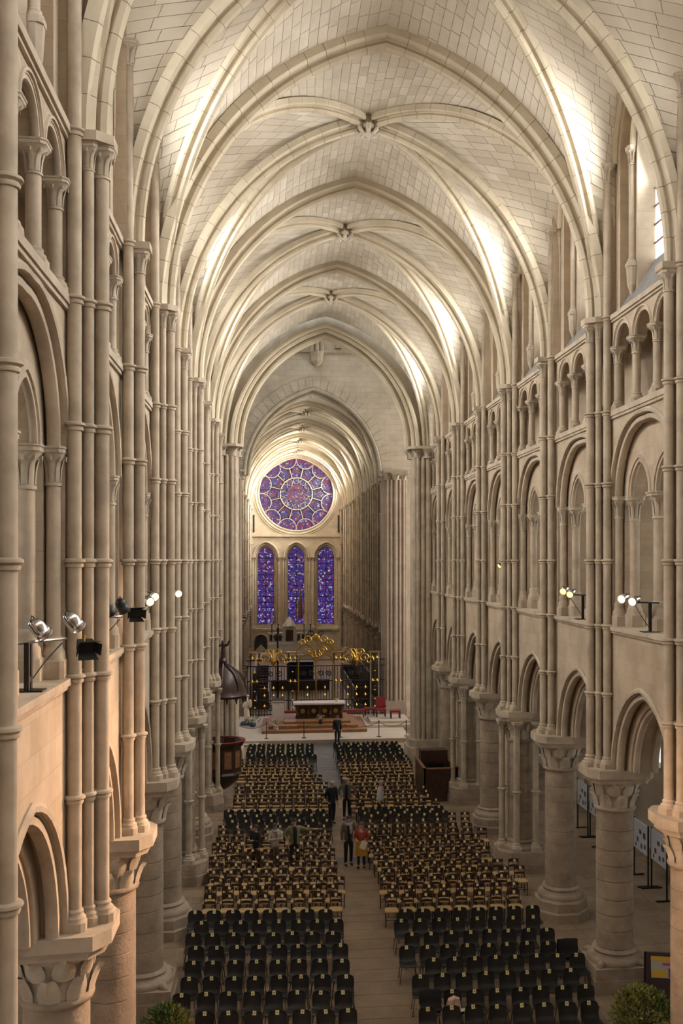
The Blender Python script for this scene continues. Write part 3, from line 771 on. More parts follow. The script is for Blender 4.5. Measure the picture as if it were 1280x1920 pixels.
# ------------------------------------------------------------ east wall with rose and lancets
wall_e = struct(empty('wall_east'), 'pale flat end wall of the choir with rose window and three lancets')
RX, RZ, RR = cxo, 18.75, 4.42
m = MB(); n = 64
ring = [(RX + RR * cos(2 * pi * i / n), RZ + RR * sin(2 * pi * i / n)) for i in range(n)]
x0, x1, z0, z1 = cxo - 7, cxo + 7, 13.7, 25.4
def rect_hit(a):
    ca, sa = cos(a), sin(a); t = 1e9
    if ca > 1e-9: t = min(t, (x1 - RX) / ca)
    if ca < -1e-9: t = min(t, (x0 - RX) / ca)
    if sa > 1e-9: t = min(t, (z1 - RZ) / sa)
    if sa < -1e-9: t = min(t, (z0 - RZ) / sa)
    return RX + t * ca, RZ + t * sa
for i in range(n):
    a, b = 2 * pi * i / n, 2 * pi * (i + 1) / n
    p, q = ring[i], ring[(i + 1) % n]; u, v = rect_hit(a), rect_hit(b)
    m.quad((p[0], YE, p[1]), (q[0], YE, q[1]), (v[0], YE, v[1]), (u[0], YE, u[1]))
    m.quad((p[0], YE, p[1]), (p[0], YE + .7, p[1]), (q[0], YE + .7, q[1]), (q[0], YE, q[1]))
    if i in (8, 24, 40, 56): pass
for cxn, czn in ((x0, z0), (x1, z0), (x0, z1), (x1, z1)):   # corners cut off by the radial strips
    a = atan2(czn - RZ, cxn - RX) % (2 * pi); i = int(a / (2 * pi) * n)
    u, v = rect_hit(2 * pi * i / n), rect_hit(2 * pi * (i + 1) / n)
    m.add([(u[0], YE, u[1]), (cxn, YE, czn), (v[0], YE, v[1])], [(0, 1, 2)])
m.build('rose_wall', 'east_stone', wall_e)
for rr, wd in ((RR + .05, .10), (RR + .38, .12), (RR + .62, .08)):
    swap(MB().tube([(YE - .02, RX + rr * cos(2 * pi * i / 64), RZ + rr * sin(2 * pi * i / 64)) for i in range(64)], wd, 6, closed=True)).build('rose_moulding', 'east_stone', wall_e, smooth=True)
LX = (-3.62, 0, 3.58); LA = .98; LZ0, LZS, LH = 3.1, 11.15, 1.25
m = MB()
ops = [(arc(1.42, 1.85, 10, cxo + lx, LZS), 0.0) for lx in LX]
ops = [(arc(1.42, 1.75, 10, cxo + lx, LZS), 2.6) for lx in LX]
arch_panel(m, cxo - 7, cxo + 7, 2.6, 13.7, ops, YE, YE + .7, back=False)
swap(m).build('lancet_wall', 'east_stone', wall_e)
m = MB(); arch_panel(m, cxo - 7, cxo + 7, 2.6, 13.7, [(arc(LA, LH, 10, cxo + lx, LZS), LZ0) for lx in LX], YE + .7, YE + 1.0, back=False)
for lx in LX: m.box(YE + .68, YE + 1.0, cxo + lx - 1.4, cxo + lx + 1.4, 2.6, LZ0)
swap(m).build('lancet_reveal', 'east_stone', wall_e)
MB().box(cxo - 7, cxo + 7, YE, YE + .6, 0, 2.6).build('dado', 'east_stone', wall_e)
MB().box(cxo - 5.6, cxo + 5.6, YE - .22, YE + .02, 13.6, 13.85).build('string_course', 'east_stone', wall_e)
MB().box(cxo - 5.6, cxo + 5.6, YE - .15, YE + .02, 2.4, 2.65).build('string_course', 'east_stone', wall_e)
for lx in LX:
    o = arc(1.50, 1.85, 10, cxo + lx, LZS)
    swap(arch_tube(o, YE - .03, .12)).build('arch_moulding', 'east_stone', wall_e, smooth=True)
    swap(arch_tube(arc(1.30, 1.6, 10, cxo + lx, LZS), YE + .25, .12)).build('arch_moulding', 'east_stone', wall_e, smooth=True)
    for s in (-1, 1):
        shaft('lancet_shaft', wall_e, cxo + lx + s * 1.55, YE - .05, .12, 2.6, LZS, (), .4, .5, 10, mat='east_stone')
        shaft('lancet_shaft', wall_e, cxo + lx + s * 1.30, YE + .25, .10, 2.6, LZS, (), .4, .5, 10, mat='east_stone')
for s, a0 in ((-1, -5.35), (1, 5.35)):
    shaft('corner_shaft', wall_e, cxo + a0, YE - .1, .16, 0, Z_SPR, RINGS, .4, .5)
MB().box(cxo + 4.95, cxo + 5.15, YE - .05, YE, 14.1, 16.2).build('slit_shade_panel', 'void_shade', wall_e)  # wall is not pierced; the slit's shade is a dark strip on it
MB().box(cxo - 5.15, cxo - 4.95, YE - .05, YE, 14.1, 16.2).build('slit_shade_panel', 'void_shade', wall_e)
# low blind arches under the lancets
for i, (lx, aa) in enumerate(((-4.2, .75), (-2.2, .7), (3.6, 1.25))):
    oo = arc(aa, aa * 1.0, 8, cxo + lx, 1.2)
    mm = MB(); mm.add([(cxo + lx, YE - .03, .8)] + [(cxo + lx - aa, YE - .03, 0)] + [(y, YE - .03, z) for y, z in oo] + [(cxo + lx + aa, YE - .03, 0)], [(0, j, j + 1) for j in range(1, len(oo) + 2)])
    mm.build('blind_niche', 'void_shade' if i == 0 else 'crossing_stone', wall_e)  # first niche is flat, its inner shade put in as dark colour
    swap(arch_tube(arc(aa + .05, aa + .05, 8, cxo + lx, 1.2), YE - .05, .08)).build('arch_moulding', 'east_stone', wall_e)
# rose
stone('tracery', (.40, .35, .29), (.30, .26, .21), 1.0)
plain('lead', (.012, .012, .014), .8)
rose = struct(empty('window_rose', (RX, YE + .35, RZ)), 'great round rose window of purple, blue and red stained glass')
def disc(mb, cx_, cz_, r, y=0, n=24, a0=0, a1=2 * pi):
    pts = [(cx_ + r * cos(a0 + (a1 - a0) * i / n), y, cz_ + r * sin(a0 + (a1 - a0) * i / n)) for i in range(n + (0 if a1 - a0 > 6.28 else 1))]
    k = len(pts); mb.add([(cx_, y, cz_)] + pts, [(0, i + 1, (i + 1) % k + 1) for i in range(k if a1 - a0 > 6.28 else k - 1)]); return mb
disc(MB(), 0, 0, RR, .08, 64).build('lead_ground', 'lead', rose)
def circ(cx_, cz_, r, w_, y, n=32): return swap(MB().tube([(y, cx_ + r * cos(2 * pi * i / n), cz_ + r * sin(2 * pi * i / n)) for i in range(n)], w_, 6, closed=True))
circ(0, 0, RR * .435, .065, -.05, 48).build('tracery_ring', 'tracery', rose, smooth=True)
disc(MB(), 0, 0, RR * .27, .03, 36).build('centre_pane', 'glass_red', rose)
circ(0, 0, RR * .275, .03, .0, 40).build('tracery_ring', 'lead', rose)
for i in range(12):
    a = 2 * pi * i / 12 + pi / 2
    disc(MB(), RR * .352 * cos(a), RR * .352 * sin(a), RR * .078, .035, 16).build('small_pane', 'glass_blue', rose)
    circ(RR * .352 * cos(a), RR * .352 * sin(a), RR * .08, .025, .01, 16).build('pane_lead', 'tracery', rose)
    # medallion field: hexagon of glass with a red roundel
    cx_, cz_ = RR * .648 * cos(a), RR * .648 * sin(a)
    hexp = []
    for (rr, da) in ((.475, -.185), (.475, .185), (.64, .222), (.80, .095), (.80, -.095), (.64, -.222)):
        hexp.append((RR * rr * cos(a + da), .05, RR * rr * sin(a + da)))
    MB().add(hexp, [tuple(range(6))]).build('field_pane', 'glass_red' if i % 3 else 'glass_blue', rose)
    disc(MB(), cx_, cz_, RR * .105, .03, 20).build('medallion_pane', 'glass_blue' if i % 3 else 'glass_red', rose)
    circ(cx_, cz_, RR * .108, .03, .02, 20).build('pane_lead', 'lead', rose)
    # lobe on the rim
    b = a + pi / 12
    lr = RR * .238; lc = RR * .945
    pts = []
    for q in range(25):
        t = b + pi / 2 + (pi) * q / 24
        x_, z_ = lc * cos(b) + lr * cos(t), lc * sin(b) + lr * sin(t)
        pts.append((x_, z_))
    e0, e1 = atan2(pts[-1][1], pts[-1][0]), atan2(pts[0][1], pts[0][0])
    de = (e1 - e0 + pi) % (2 * pi) - pi
    rimp = [((RR * .985) * cos(e0 + de * q / 8), (RR * .985) * sin(e0 + de * q / 8)) for q in range(9)]
    poly = pts + rimp; c = (lc * .93 * cos(b), lc * .93 * sin(b))
    MB().add([(c[0], .03, c[1])] + [(c[0] + (x_ - c[0]) * .93, .03, c[1] + (z_ - c[1]) * .93) for x_, z_ in poly], [(0, q + 1, (q + 1) % len(poly) + 1) for q in range(len(poly))]).build('lobe_pane', 'glass_blue', rose)
    for dd in (-.42, .42):
        disc(MB(), (lc * .93) * cos(b) - sin(b) * lr * dd, (lc * .93) * sin(b) + cos(b) * lr * dd, lr * .36, .0, 14).build('lobe_medallion', 'glass_red', rose)
    swap(MB().tube([(-.05, x_, z_) for x_, z_ in pts], .058, 6)).build('tracery_lobe', 'tracery', rose, smooth=True)
    # radial bar between medallions
    c0 = a + pi / 12
    swap(MB().tube([(-.04, RR * .435 * cos(c0), RR * .435 * sin(c0)), (-.04, RR * .60 * cos(c0), RR * .60 * sin(c0)), (-.04, RR * .71 * cos(c0), RR * .71 * sin(c0))], .055, 6)).build('tracery_bar', 'tracery', rose)
MB().box(-RR - .25, RR + .25, -.25, -.2, .45, .52).build('iron_bar', 'lead', rose)
# lancets
for li, lx in enumerate(LX):
    wn = struct(empty(next_window(), (cxo + lx, YE + .9, 0)), '%s tall stained glass lancet under the rose window' % ('left', 'middle', 'right')[li])
    nrow = 12; ph = (LZS - .1 - LZ0) / nrow
    for i in range(2):
        xa, xb = (-LA + .04, -.03) if i == 0 else (.03, LA - .04)
        for j in range(nrow):
            MB().box(xa, xb, 0, .03, LZ0 + j * ph + .03, LZ0 + (j + 1) * ph - .03).build('pane', 'glass_lancet', wn)
            MB().lathe([(.30, 0), (.30, .02)], n=14).build('medallion_pane', 'glass_blue' if (i + j) % 2 else 'glass_lancet', wn, ((xa + xb) / 2, -.005, LZ0 + (j + .5) * ph)).rotation_euler = (pi / 2, 0, 0)
        half = [p for p in arc(LA - .04, LH - .04, 8, 0, LZS) if (p[0] <= .001 if i == 0 else p[0] >= -.001)]
        s0 = -.03 if i == 0 else .03
        MB().add([(s0, 0, LZS - .08)] + [(x_, 0, max(z_, LZS - .08)) for x_, z_ in half], [(0, q, q + 1) for q in range(1, len(half))]).build('pane', 'glass_lancet', wn)
    m = MB(); m.add([(0, .06, 6)] + [(-LA, .06, LZ0)] + [(x_, .06, z_) for x_, z_ in arc(LA, LH, 8, 0, LZS)] + [(LA, .06, LZ0)], [(0, q, q % 19 + 1) for q in range(1, 20)])
    m.build('lead_ground', 'lead', wn)
area('daylight_rose', (RX, YE - .3, RZ - .5), (pi / 2, 0, pi), 7, 7, 500, (.85, .75, 1.0)).rotation_euler = (-pi / 2, 0, 0)

# ------------------------------------------------------------ west wall behind the camera, with its great rose
wall_w = struct(empty('wall_west'), 'west wall behind the organ gallery with its round window')
MB().box(-7, 7, KY(-1) - .8, KY(-1), 0, 25).build('wall_slab', 'nave_stone', wall_w)
area('daylight_west_rose', (0, KY(-1) + .1, 17), (pi / 2, 0, 0), 8, 9, 220, (1, .97, .92)).rotation_euler = (pi / 2, 0, 0)

# ------------------------------------------------------------ aisles and galleries
for s, nm in ((1, 'right'), (-1, 'left')):
    XO = XW + 5.9
    wa = struct(empty('wall_aisle_' + nm, scale=(s, 1, 1)), 'outer stone wall of the %s side aisle' % nm)
    y0, y1 = KY(-1), YC0 + .2
    for k in range(-1, 11):
        yc = KY(k) + H2
        def am():
            m = MB(); arch_panel(m, -H2, H2, 0, 9.0, [(arc(.95, 1.2, 8, 0, 6.3), 3.0)], XO, XO + .6, back=False); m.box(XO, XO + .58, -.95, .95, 0, 3.0)
            arch_panel(m, -H2, H2, 9.0, 14.2, [(arc(.95, 1.0, 8, 0, 12.4), 10.6)], XO, XO + .5, back=False); m.box(XO, XO + .48, -.95, .95, 9, 10.6)
            return m.mesh('aisle_wall', 'plaster')
        put('aisle_wall', shared('aw', am), wa, (0, yc, 0))
        wn = struct(empty(next_window(), (s * (XO + .4), yc, 0)), 'arched window of the %s aisle and gallery' % nm)
        put('pane', shared('ag', lambda: MB().box(0, .02, -1, 1, 2.9, 7.6).mesh('pane', 'dull_glass')), wn)
        put('pane', shared('ag2', lambda: MB().box(0, .02, -1, 1, 10.5, 13.5).mesh('pane', 'dull_glass')), wn)
        if k >= 2: window_light('daylight_gallery', s * (XO - .2), yc, 12, s, 46 if s > 0 else 40, (1, .95, .86), 1.8, 2.4)
        if k >= 2: window_light('daylight_aisle', s * (XO - .2), yc, 5.2, s, 9, (1, .93, .82), 1.7, 3.2)
        if k >= 2:
            def tr():
                m = MB(); arch_panel(m, XW + 1.0, XO, Z_AB, 8.9, [(arc(2.2, 2.6, 10, (XW + 1 + XO) / 2, Z_AB), Z_AB)], -.3, .3); swap(m); return m.mesh('aisle_arch', 'nave_stone')
            put('aisle_arch', shared('atr', tr), wa, (0, KY(k), 0))
            for dy in (-.34, 0, .34):
                shaft('aisle_shaft', wa, XO - .12, KY(k) + dy, .10, .0, Z_AB, (2.75,), .5, .5)
    MB().box(XW + .9, XO + .2, y0, y1, 8.85, 9.05).build('gallery_floor', 'plaster', wa)
    MB().box(XW + .5, XO + .6, y0, y1, 14.1, 14.3).build('gallery_roof', 'plaster', wa)
    MB().box(XO - .35, XO, y0, y1, 0, .45).build('stone_bench', 'plaster', wa)
# choir aisles: a closing wall so that the arcade does not open on nothing
for s in (1, -1):
    wc = struct(empty('wall_choir_aisle_' + ('right' if s > 0 else 'left'), (cxo, 0, 0), scale=(s, 1, 1)))
    MB().box(XW + 4, XW + 4.4, YS, YE + 1, 0, 17).box(XW + .4, XW + 4.4, YE, YE + .5, 0, 17).box(XW + .9, XW + 4.2, YS, YE + 1, 8.85, 9.05).box(XW + .5, XW + 4.2, YS, YE + 1, 14.1, 14.3).build('aisle_wall', 'plaster', wc)

# ------------------------------------------------------------ floor
floor = MB().box(-26, 26, -5, YE + 2, -.3, -.012).build('floor', 'mortar'); struct(floor, 'worn stone flag floor of the nave and aisles')
FL = []
y = 14.0; rnd = random.Random(3)
while y < 58.2:
    dy = rnd.uniform(.55, .85); x = -11.4 + rnd.uniform(0, .4)
    while x < 11.4:
        dx = rnd.uniform(.6, 1.15); x1_ = min(x + dx, 11.5)
        dark = (-1.35 < (x + x1_) / 2 < 1.2 and y > 44.5) or (abs(y - 35.2) < .4 and -1.2 < x < 1.2)
        pp = [pix((a, b, 0)) for a, b in ((x, y), (x1_, y), (x1_, y + dy), (x, y + dy))]
        ar = 0; mx = (x + x1_) / 2
        if all(pp):
            cxp, cyp = sum(q[0] for q in pp) / 4, sum(q[1] for q in pp) / 4
            if 0 < cxp < 1280 and cyp < 1920: ar = abs(pp[1][0] - pp[0][0]) * abs(pp[0][1] - pp[2][1])
            if 1.0 < abs(mx + .2) < 5.3 : ar *= .05     # under the chairs
        FL.append((ar, x, x1_, y, y + dy, dark)); x = x1_
    y += dy
FL.sort(key=lambda q: -q[0])
rest = {False: MB(), True: MB()}
for i, (ar, xa, xb, ya, yb, dk) in enumerate(FL):
    g = .006; h = -random.uniform(0, .003)
    mm = MB() if i < 300 else rest[dk]
    a_, b_, c_, d_ = xa + g, xb - g, ya + g, yb - g
    if i < 300:
        cx_, cy_ = (a_ + b_) / 2, (c_ + d_) / 2
        mm.box(a_ - cx_, b_ - cx_, c_ - cy_, d_ - cy_, -.012, h).build('flagstone', 'dark_flag' if dk else 'flag_stone', floor, (cx_, cy_, 0))
    else: mm.box(a_, b_, c_, d_, -.012, h)
for dk in rest:
    o = rest[dk].build('flag_paving', 'dark_flag' if dk else 'flag_stone', floor); o['kind'] = 'stuff'
MB().box(-11, 11, 58.2, YE, -.011, 0).build('choir_paving', 'flag_stone', floor)
# ------------------------------------------------------------ chairs (all face the camera end of the nave)
plain('black_plastic', (.012, .010, .009), .5)
plain('green_plastic', (.008, .012, .011), .45)
plain('tube_steel', (.10, .09, .085), .35, .8)
plain('paper_tag', (.90, .80, .40), .8)
plain('tag_ink', (.25, .20, .08), .8)
plain('dark_wood', (.045, .018, .011), .45, noise=.4, nscale=20)
plain('rush', (.50, .325, .135), .8, noise=.35, nscale=60)
def shell_mesh(mat):
    prof = [(-.225, .425, .40), (-.20, .445, .43), (-.05, .430, .44), (.10, .425, .43), (.175, .455, .41), (.205, .53, .41), (.225, .62, .42), (.250, .72, .41), (.262, .775, .37), (.267, .80, .27)]
    vs, fs = [], []; n = 6
    for layer in (0, 1):
        for i, (y, z, wd) in enumerate(prof):
            for j in range(n + 1):
                u = -1 + 2 * j / n; e = u * u
                back = max(0, (z - .46) / .34)
                yy = y - .045 * e * min(1, back * 2) ; zz = z + .02 * e * (1 - min(1, back * 2))
                if layer: yy += .012 * min(1, back * 3); zz -= .012 * (1 - min(1, back * 3))
                vs.append((u * wd / 2, yy, zz))
    m = len(prof); k = n + 1
    for i in range(m - 1):
        for j in range(n):
            a = i * k + j; fs.append((a, a + 1, a + k + 1, a + k)); b = a + m * k; fs.append((b, b + k, b + k + 1, b + 1))
    for j in range(n):
        fs.append((j, j + m * k, j + 1 + m * k, j + 1)); a = (m - 1) * k + j; fs.append((a, a + 1, a + 1 + m * k, a + m * k))
    for i in range(m - 1):
        a = i * k; fs.append((a, a + k, a + k + m * k, a + m * k)); a += n; fs.append((a, a + m * k, a + k + m * k, a + k))
    return MB().add(vs, fs).mesh('seat_shell', mat, True, 50)
PL = {}
for nm, mt in (('black', 'black_plastic'), ('green', 'green_plastic')):
    PL[nm] = shell_mesh(mt)
PL['tag'] = MB().box(-.04, .04, -.004, 0, -.05, .04).mesh('number_tag', 'paper_tag')
PL['ink'] = MB().box(-.014, .014, -.006, -.004, -.018, .012).mesh('tag_print', 'tag_ink')
def leg_me(x, y, fx, fy): return MB().tube([(x, y, .43), (fx * .9, fy * .9, .22), (fx, fy, .012)], .011, 6).add(*[(q) for q in (lambda b: (b.v, b.f))(MB().lathe([(.02, 0), (.018, .02)], fx, fy, 6))]).mesh('leg', 'tube_steel', True, 40)
PL['legs'] = [leg_me(sx * .16, sy * .15, sx * .22, sy * .21) for sx in (-1, 1) for sy in (-1, 1)]
PL['frame'] = MB().tube([(-.16, -.15, .425), (-.16, .15, .415), (.16, .15, .415), (.16, -.15, .425)], .011, 6, closed=True).mesh('seat_frame', 'tube_steel', True, 40)
def ordw(i): return ORD[i] if i else 'first'
def plastic_chair(x, y, rz, label, group, mat='black', full=True):
    t = empty('plastic_chair', (x, y, 0), rz); tag(t, label, 'chair', group)
    put('seat_shell', PL[mat], t)
    tg = put('number_tag', PL['tag'], t, (random.uniform(-.02, .02), .238, .765)); tg.rotation_euler = (-.2, random.uniform(-.12, .12), 0)
    if full: put('tag_print', PL['ink'], tg)
    for me in PL['legs']: put('leg', me, t)
    if full: put('seat_frame', PL['frame'], t)
    return t
WD = {}
def seat_rush():
    p = [(-.19, -.19), (-.21, -.10), (-.19, .14), (-.15, .18), (.15, .18), (.19, .14), (.21, -.10), (.19, -.19), (.12, -.215), (-.12, -.215)]
    q = [(a * .8, b * .8) for a, b in p]; n = len(p)
    m = MB(); m.add([(a, b, .425) for a, b in p] + [(a, b, .46) for a, b in p] + [(a, b, .468) for a, b in q], [tuple(range(n - 1, -1, -1))] + [(i, (i + 1) % n, n + (i + 1) % n, n + i) for i in range(n)] + [(n + i, n + (i + 1) % n, 2 * n + (i + 1) % n, 2 * n + i) for i in range(n)] + [tuple(range(2 * n, 3 * n))])
    return m.mesh('rush_seat', 'rush')
WD['seat'] = seat_rush()
WD['fleg'] = MB().tube([(0, 0, 0), (0, 0, .44)], [.015, .019], 6).mesh('leg', 'dark_wood', True, 40)
WD['rleg'] = MB().tube([(0, -.02, 0), (0, 0, .44), (0, .05, .86)], [.015, .019, .014], 6).mesh('leg', 'dark_wood', True, 40)
def slat(z, h, y): 
    m = MB(); pts = [(-.17, y), (-.09, y + .025), (0, y + .032), (.09, y + .025), (.17, y)]
    vs = []
    for x, yy in pts:
        bulge = .018 * (1 - (x / .17) ** 2)
        vs += [(x, yy - .008, z), (x, yy + .008, z), (x, yy + .008, z + h + bulge), (x, yy - .008, z + h + bulge)]
    fs = []
    for i in range(4):
        for k in range(4): fs.append((i * 4 + k, i * 4 + (k + 1) % 4, i * 4 + 4 + (k + 1) % 4, i * 4 + 4 + k))
    return m.add(vs, fs).mesh('back_slat', 'dark_wood')
WD['slats'] = [slat(.74, .10, .215), slat(.585, .06, .20)]
WD['str'] = [MB().tube([(-.17, -.17, .2), (.17, -.17, .2)], .010, 5).mesh('stretcher', 'dark_wood'), MB().tube([(-.17, .17, .16), (.17, .17, .16)], .010, 5).mesh('stretcher', 'dark_wood'),
             MB().tube([(-.175, -.17, .15), (-.165, .17, .13)], .010, 5).mesh('stretcher', 'dark_wood'), MB().tube([(.175, -.17, .15), (.165, .17, .13)], .010, 5).mesh('stretcher', 'dark_wood')]
def wood_chair(x, y, rz, label, group):
    t = empty('wooden_chair', (x, y, 0), rz); tag(t, label, 'chair', group)
    put('rush_seat', WD['seat'], t)
    for sx in (-1, 1): put('leg', WD['fleg'], t, (sx * .175, -.17, 0)); put('leg', WD['rleg'], t, (sx * .165, .17, 0))
    for me in WD['slats']: put('back_slat', me, t)
    for me in WD['str']: put('stretcher', me, t)
    tg = put('number_tag', PL['tag'], t, (random.uniform(-.05, .05), .235, .80)); tg.rotation_euler = (-.12, random.uniform(-.1, .1), 0)
    return t
rc = random.Random(5)
SLOPE = {'left': -.075, 'right': -.03}
def row(side, y, xs, kind, rown, group, fill=None, skip=()):
    xm = -2.9 if side == 'left' else 2.6
    for i, x in enumerate(xs):
        if i in skip: continue
        yy = y + SLOPE[side] * (x - xm) + rc.uniform(-.03, .03); rz = SLOPE[side] * .8 + rc.uniform(-.05, .05)
        from_aisle = len(xs) - 1 - i if side == 'left' else i
        if x > 4.55 and (abs(yy - KY(7)) < 1.5 or abs(yy - KY(6)) < 1.3): continue
        if (x > 3.55 and 43.1 < yy < 46.9) or (x < -3.9 and abs(yy - 45.2) < 1.2): continue
        if any(abs(x - a) < .36 and abs(yy - b) < .44 for a, b in STAND): continue
        lab = '%s chair, %s from aisle, %s %s row on the ' + side
        if kind == 'wood':
            CH.append((y, 'wood', x, yy, rz, lab % ('dark wooden rush-seat', ordw(from_aisle), ordw(rown), 'wooden'), group))
        else:
            mt = 'green' if y > 50 else 'black'
            CH.append((y, mt, x, yy, rz, lab % ('dark green plastic' if mt == 'green' else 'black plastic', ordw(from_aisle), ordw(rown), 'plastic'), group))
CH = []
def fl(px, py):
    d = FPX * CAM.z / (py - PY0); u = (px - PX0) * d / FPX
    return CAM.x + u * cos(YAW) + d * sin(YAW), d * cos(YAW) - u * sin(YAW)
STAND = [fl(*q) for q in ((622, 1545), (650, 1536), (711, 1541), (653, 1622), (677, 1627), (480, 1634), (515, 1632), (552, 1628))]
def span(x0, n, dx=.52): return [x0 + dx * i + rc.uniform(-.015, .015) for i in range(n)]
LP = [(22.1, -4.29, 7), (23.07, -4.87, 8), (23.95, -4.78, 8), (24.88, -4.80, 8), (25.85, -4.77, 8), (26.73, -4.92, 8), (27.62, -4.76, 8), (28.45, -5.0, 8)]
RP = [(21.8, .64, 8), (22.62, .82, 8), (23.55, .74, 8), (24.49, 1.20, 8), (25.32, .66, 9), (26.24, .91, 8), (27.2, .75, 8), (27.98, .96, 8)]
for i, (y, x0, n) in enumerate(LP): row('left', y - .26, span(x0, n, .528), 'plastic', i, 'plastic chairs set out in the nave')
for i, (y, x0, n) in enumerate(RP): row('right', y - .26, span(x0, n, .528), 'plastic', i, 'plastic chairs set out in the nave')
yl = 29.42; i = 0
while yl < 37.5: row('left', yl, span(-4.55 + rc.uniform(-.22, .18), 8, .53), 'wood', i, 'wooden chairs set out in the nave'); yl += .77; i += 1
pl = len(LP)
for y in (38.05, 38.85, 39.65): row('left', y, span(-4.5 + rc.uniform(-.15, .15), 8), 'plastic', pl, 'plastic chairs set out in the nave'); pl += 1
yl = 41.2
while yl < 50.1: row('left', yl, span(-4.35 + rc.uniform(-.15, .15), 8 if yl < 46 else 7, .52), 'wood', i, 'wooden chairs set out in the nave'); yl += .76; i += 1
for y in (50.9, 51.9, 52.9, 53.9): row('left', y, span(-3.95 + rc.uniform(-.1, .1), 7), 'plastic', pl, 'plastic chairs set out in the nave'); pl += 1
yr = 28.95; i = 0
while yr < 38.6: row('right', yr, span(.80 + rc.uniform(-.15, .2), 8 + (1 if 29.5 < yr < 36.6 else 0), .53), 'wood', i, 'wooden chairs set out in the nave'); yr += .77; i += 1
pl = len(RP)
for y in (38.75, 39.5): row('right', y, span(.85 + rc.uniform(-.1, .1), 7), 'plastic', pl, 'plastic chairs set out in the nave'); pl += 1
yr = 40.55
while yr < 50.1: row('right', yr, span(.72 + rc.uniform(-.1, .2), 7, .52), 'wood', i, 'wooden chairs set out in the nave'); yr += .77; i += 1
for y in (50.9, 51.9, 52.9, 53.9): row('right', y, span(.68 + rc.uniform(-.05, .1), 7), 'plastic', pl, 'plastic chairs set out in the nave'); pl += 1
wood = sorted([c for c in CH if c[1] == 'wood'], key=lambda c: c[0])
far = wood[300:]
for c in CH:
    if c[1] != 'wood': plastic_chair(c[2], c[3], c[4], c[5], c[6], c[1], c[0] < 40)
for c in wood[:300]: wood_chair(c[2], c[3], c[4], c[5], c[6])
if far:
    acc = MB(); mi = []; names = ['rush', 'dark_wood', 'paper_tag']
    def addme(me, M, idx):
        acc.add([M @ v.co for v in me.vertices], [tuple(p.vertices) for p in me.polygons]); mi.extend([idx] * len(me.polygons))
    for c in far:
        M = Matrix.Translation((c[2], c[3], 0)) @ Matrix.Rotation(c[4], 4, 'Z')
        addme(WD['seat'], M, 0)
        for sx in (-1, 1): addme(WD['fleg'], M @ Matrix.Translation((sx * .175, -.17, 0)), 1); addme(WD['rleg'], M @ Matrix.Translation((sx * .165, .17, 0)), 1)
        for me in WD['slats']: addme(me, M, 1)
        addme(PL['tag'], M @ Matrix.Translation((0, .235, .80)), 2)
    me = acc.mesh('far_wooden_chairs', names); me.polygons.foreach_set('material_index', mi)
    o = put('far_wooden_chairs', me); o['kind'] = 'stuff'; tag(o, 'farthest rows of wooden rush-seat chairs before the altar platform', 'chairs')
# things left on chairs
plain('black_cloth', (.008, .008, .009), .9); plain('pink_cloth', (.62, .42, .34), .85); plain('paper_white', (.75, .70, .64), .7)
def drape(name, x, y, rz, wd, top, front, back, mat, label, cat):
    vs, fs = [], []; path = [(.275 + .03, back), (.29, top - .03), (.26, top + .012), (.215, top - .02), (.17, .60), (.11, front + .02), (-.10, front)]
    n = 6; rnd = random.Random(int(x * 100))
    for lay in (0, 1):
        for (yy, z) in path:
            for j in range(n + 1):
                u = -1 + 2 * j / n; vs.append((u * wd / 2 * (1 + rnd.uniform(-.05, .05)), yy - (.04 * u * u if z > .5 else 0) + rnd.uniform(-.008, .008) - lay * .02, z + rnd.uniform(-.006, .012) + lay * .012))
    k = n + 1; m = len(path)
    for i in range(m - 1):
        for j in range(n):
            a = i * k + j; fs.append((a, a + 1, a + k + 1, a + k)); b = a + m * k; fs.append((b, b + k, b + k + 1, b + 1))
    o = MB().add(vs, fs).build(name, mat, None, (x, y, 0), smooth=True, auto=80, rz=rz); tag(o, label, cat); return o
drape('coat', .82, 22.62 - .26 + .05, -.03, .50, .815, .475, .45, 'black_cloth', 'black coat draped over the aisle-side plastic chair, second row right', 'coat')
drape('coat', 4.88, 25.32 - .33, -.03, .52, .83, .475, .40, 'black_cloth', 'black coat hung over the outermost plastic chair near the right columns', 'coat')
bagt = empty('tote_bag', (1.35, 22.36, .475), .1); tag(bagt, 'pale pink cloth bag on a black chair with papers beside it', 'bag')
MB().add([(-.16, -.06, 0), (.16, -.06, 0), (.18, .10, 0), (-.18, .10, 0), (-.13, .0, .20), (-.02, -.04, .25), (.12, -.02, .24), (.15, .08, .22), (.02, .11, .27), (-.12, .10, .22)], [(0, 3, 2, 1), (0, 1, 6, 5), (0, 5, 4), (1, 2, 7, 6), (2, 3, 9, 8), (2, 8, 7), (3, 0, 4, 9), (4, 5, 8, 9), (5, 6, 7, 8)]).build('bag_body', 'pink_cloth', bagt)
MB().tube([(-.08, -.06, .2), (-.05, -.09, .1), (0, -.10, .05), (.05, -.09, .1), (.08, -.06, .2)], .012, 5).build('handle', 'pink_cloth', bagt)
MB().box(.0, .34, -.2, -.06, .02, .035).build('paper_sheet', 'paper_white', None, (1.36, 22.34, .475), rz=.15)
tag(bpy.data.objects['paper_sheet'], 'white folded papers sticking out beside the pink bag', 'paper')

